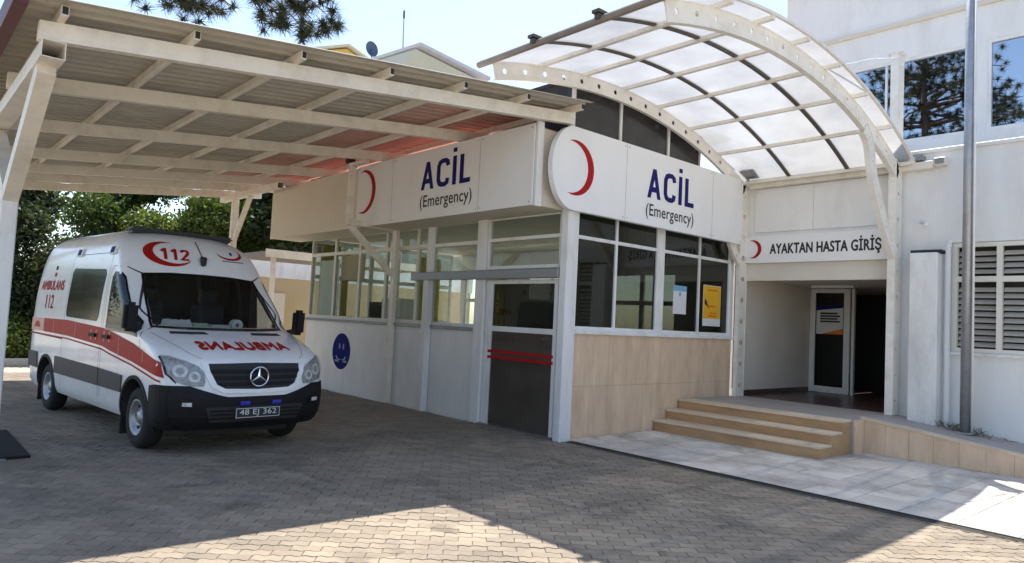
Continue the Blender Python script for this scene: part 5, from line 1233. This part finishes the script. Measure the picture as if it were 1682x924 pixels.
# ------------------------------------------------------------------ buildings behind
lo = empty('rear_annex', (5, 13, 0), 'tan rendered low building with white top band behind the annex', 'building')
box('wall', 'tan', lo, -.2, 9, 13.5, 13.8, -.04, 2.55); box('band', 'white', lo, -.25, 9.05, 13.46, 13.84, 2.551, 3.15); box('door', 'fascia', lo, 1.0, 1.9, 13.44, 13.498, 0, 2.1)
rc = empty('rear_shelter', (1.8, 11.2, 0), 'brown roofed open shelter beyond the annex end', 'shelter')
box('roof', 'tube', rc, -.1, 5.0, 10.2, 12.4, 2.95, 3.05); box('roof_edge', 'cream', rc, -.13, 5.03, 10.15, 10.198, 2.90, 3.10)
for x in (.15, 2.6, 4.9): box('post', 'cream', rc, x - .05, x + .05, 10.3, 10.4, -.03, 2.948)
def px_at(px, py, dist): d = fwd + rt * ((px - 841) / FOCAL) - up * ((py - 462) / FOCAL); return CAM + d * dist
# far houses seen over the carport roof: distances from usual storey heights
hy = empty('yellow_house', tuple(px_at(590, 520, 46) * 1.0), 'distant yellow house with low pitched roof beyond the carport', 'house'); hy.location.z = 0
a = px_at(565, 78, 46); z0 = a.z
MB().prism([(a.x - 2.2, 0), (a.x + 5.5, 0), (a.x + 5.5, z0 - 1.5), (a.x + 3.8, z0 - 1.3), (a.x + .2, z0), (a.x - 2.2, z0 - .9)], 'y', a.y, a.y + 8).build('wall', 'fyellow', hy)
MB().add([(a.x - 2.6, a.y - .3, z0 - .98), (a.x + .2, a.y - .3, z0 + .10), (a.x + 4.4, a.y - .3, z0 - 1.28), (a.x - 2.6, a.y + 8, z0 - .98), (a.x + .2, a.y + 8, z0 + .10), (a.x + 4.4, a.y + 8, z0 - 1.28),
          (a.x - 2.6, a.y - .3, z0 - .83), (a.x + .2, a.y - .3, z0 + .25), (a.x + 4.4, a.y - .3, z0 - 1.13), (a.x - 2.6, a.y + 8, z0 - .83), (a.x + .2, a.y + 8, z0 + .25), (a.x + 4.4, a.y + 8, z0 - 1.13)],
         [(0, 1, 4, 3), (1, 2, 5, 4), (6, 9, 10, 7), (7, 10, 11, 8), (0, 6, 7, 1), (1, 7, 8, 2), (0, 3, 9, 6), (2, 8, 11, 5), (3, 4, 10, 9), (4, 5, 11, 10)]).build('roof', 'fcream', hy)
sd = empty('satellite_dish', tuple(px_at(611, 98, 44)), 'dark blue satellite dish on the yellow house roof', 'satellite dish')
c0 = px_at(611, 80, 44); ax = (CAM - c0).normalized(); ax = (ax + rt * .9 + Vector((0, 0, .35))).normalized(); e1 = ax.cross(Vector((0, 0, 1))).normalized(); e2 = ax.cross(e1); vs = [c0 - ax * .12]; fs = []; n = 24
for k, (r, d) in enumerate(((.25, -.09), (.48, 0.0))):
    for i in range(n): t = 2 * math.pi * i / n; vs.append(c0 + ax * d + e1 * r * math.cos(t) + e2 * r * math.sin(t))
for i in range(n): fs += [(0, 1 + i, 1 + (i + 1) % n), (1 + i, 1 + n + i, 1 + n + (i + 1) % n, 1 + (i + 1) % n)]
MB().add(vs, fs).build('reflector', 'dish', sd, smooth=True); MB().tube([c0 - ax * .1, px_at(611, 108, 44)], .04, 6).build('mast', 'dish', sd); MB().tube([c0 - e2 * -.4, c0 + ax * .5], .02, 6).build('feed_arm', 'dish', sd)
an = empty('antenna_mast', tuple(px_at(662, 130, 40)), 'thin tall antenna mast rising between the two distant houses', 'antenna')
MB().tube([px_at(660, 130, 40), px_at(664, 16, 40)], [.06, .035], 8).build('mast', 'steel', an); MB().tube([px_at(663.5, 30, 40), px_at(663.9, 18, 40)], [.06, .06], 8).build('tip', 'dish', an)
hc = empty('gabled_house', tuple(px_at(780, 520, 36)), 'distant cream gabled house with pale grey pitched roof', 'house'); hc.location.z = 0
b = px_at(683, 80, 36); e_l = px_at(655, 112, 36); e_r = px_at(890, 170, 44)
ux = Vector((e_r.x - b.x, e_r.y - b.y, 0)); ux.normalize(); bk = Vector((-ux.y, ux.x, 0))
A = [b, e_l, Vector((e_l.x, e_l.y, 0)), px_at(785, 131, 36.5)]; A[3] = Vector(A[3])
pr = [Vector((b.x, b.y, b.z)), A[3], Vector((A[3].x, A[3].y, 0)), Vector((e_l.x, e_l.y, 0)), Vector((e_l.x, e_l.y, e_l.z))]
mbh = MB(); n = 5; mbh.add([tuple(p) for p in pr] + [tuple(p + bk * 7) for p in pr], [tuple(range(n)), tuple(range(2 * n - 1, n - 1, -1))] + [(i, (i + 1) % n, n + (i + 1) % n, n + i) for i in range(n)]); mbh.build('wall', 'fcream', hc)
q0 = b + Vector((0, 0, .12)); q1 = A[3] + Vector((0, 0, .12)); dn = (q1 - q0); q1 = q0 + dn * 1.12; fo = -bk * .35
mbr = MB(); rp = [q0 + fo, q1 + fo, q1 + bk * 7.4, q0 + bk * 7.4]; mbr.add([tuple(p) for p in rp] + [tuple(p + Vector((0, 0, .16))) for p in rp], [(0, 3, 2, 1), (4, 5, 6, 7), (0, 1, 5, 4), (1, 2, 6, 5), (2, 3, 7, 6), (3, 0, 4, 7)]); mbr.build('roof', 'froof', hc)
hp = empty('slate_house', tuple(px_at(905, 520, 30)), 'distant house with violet grey slate roof seen beside the canopy', 'house'); hp.location.z = 0
p0 = px_at(855, 172, 30); p1 = px_at(925, 126, 30); p2 = px_at(1010, 180, 32)
mbp = MB(); mbp.add([tuple(p0), tuple(p1), tuple(p2), tuple(p0 + Vector((3, 6, 0))), tuple(p1 + Vector((3, 6, 0))), tuple(p2 + Vector((3, 6, 0)))], [(0, 1, 4, 3), (1, 2, 5, 4), (0, 2, 1), (3, 4, 5), (0, 3, 5, 2)]); mbp.build('roof', 'fpurple', hp)
mbp = MB(); f4 = [p0 + Vector((.3, .5, -.1)), p2 + Vector((-.3, .5, -.1)), p2 + Vector((2.3, 5.3, -.1)), p0 + Vector((2.9, 5.3, -.1))]
mbp.add([(p.x, p.y, 0) for p in f4] + [tuple(p) for p in f4], [(0, 3, 2, 1), (4, 5, 6, 7), (0, 1, 5, 4), (1, 2, 6, 5), (2, 3, 7, 6), (3, 0, 4, 7)]); mbp.build('wall', 'fcream', hp)
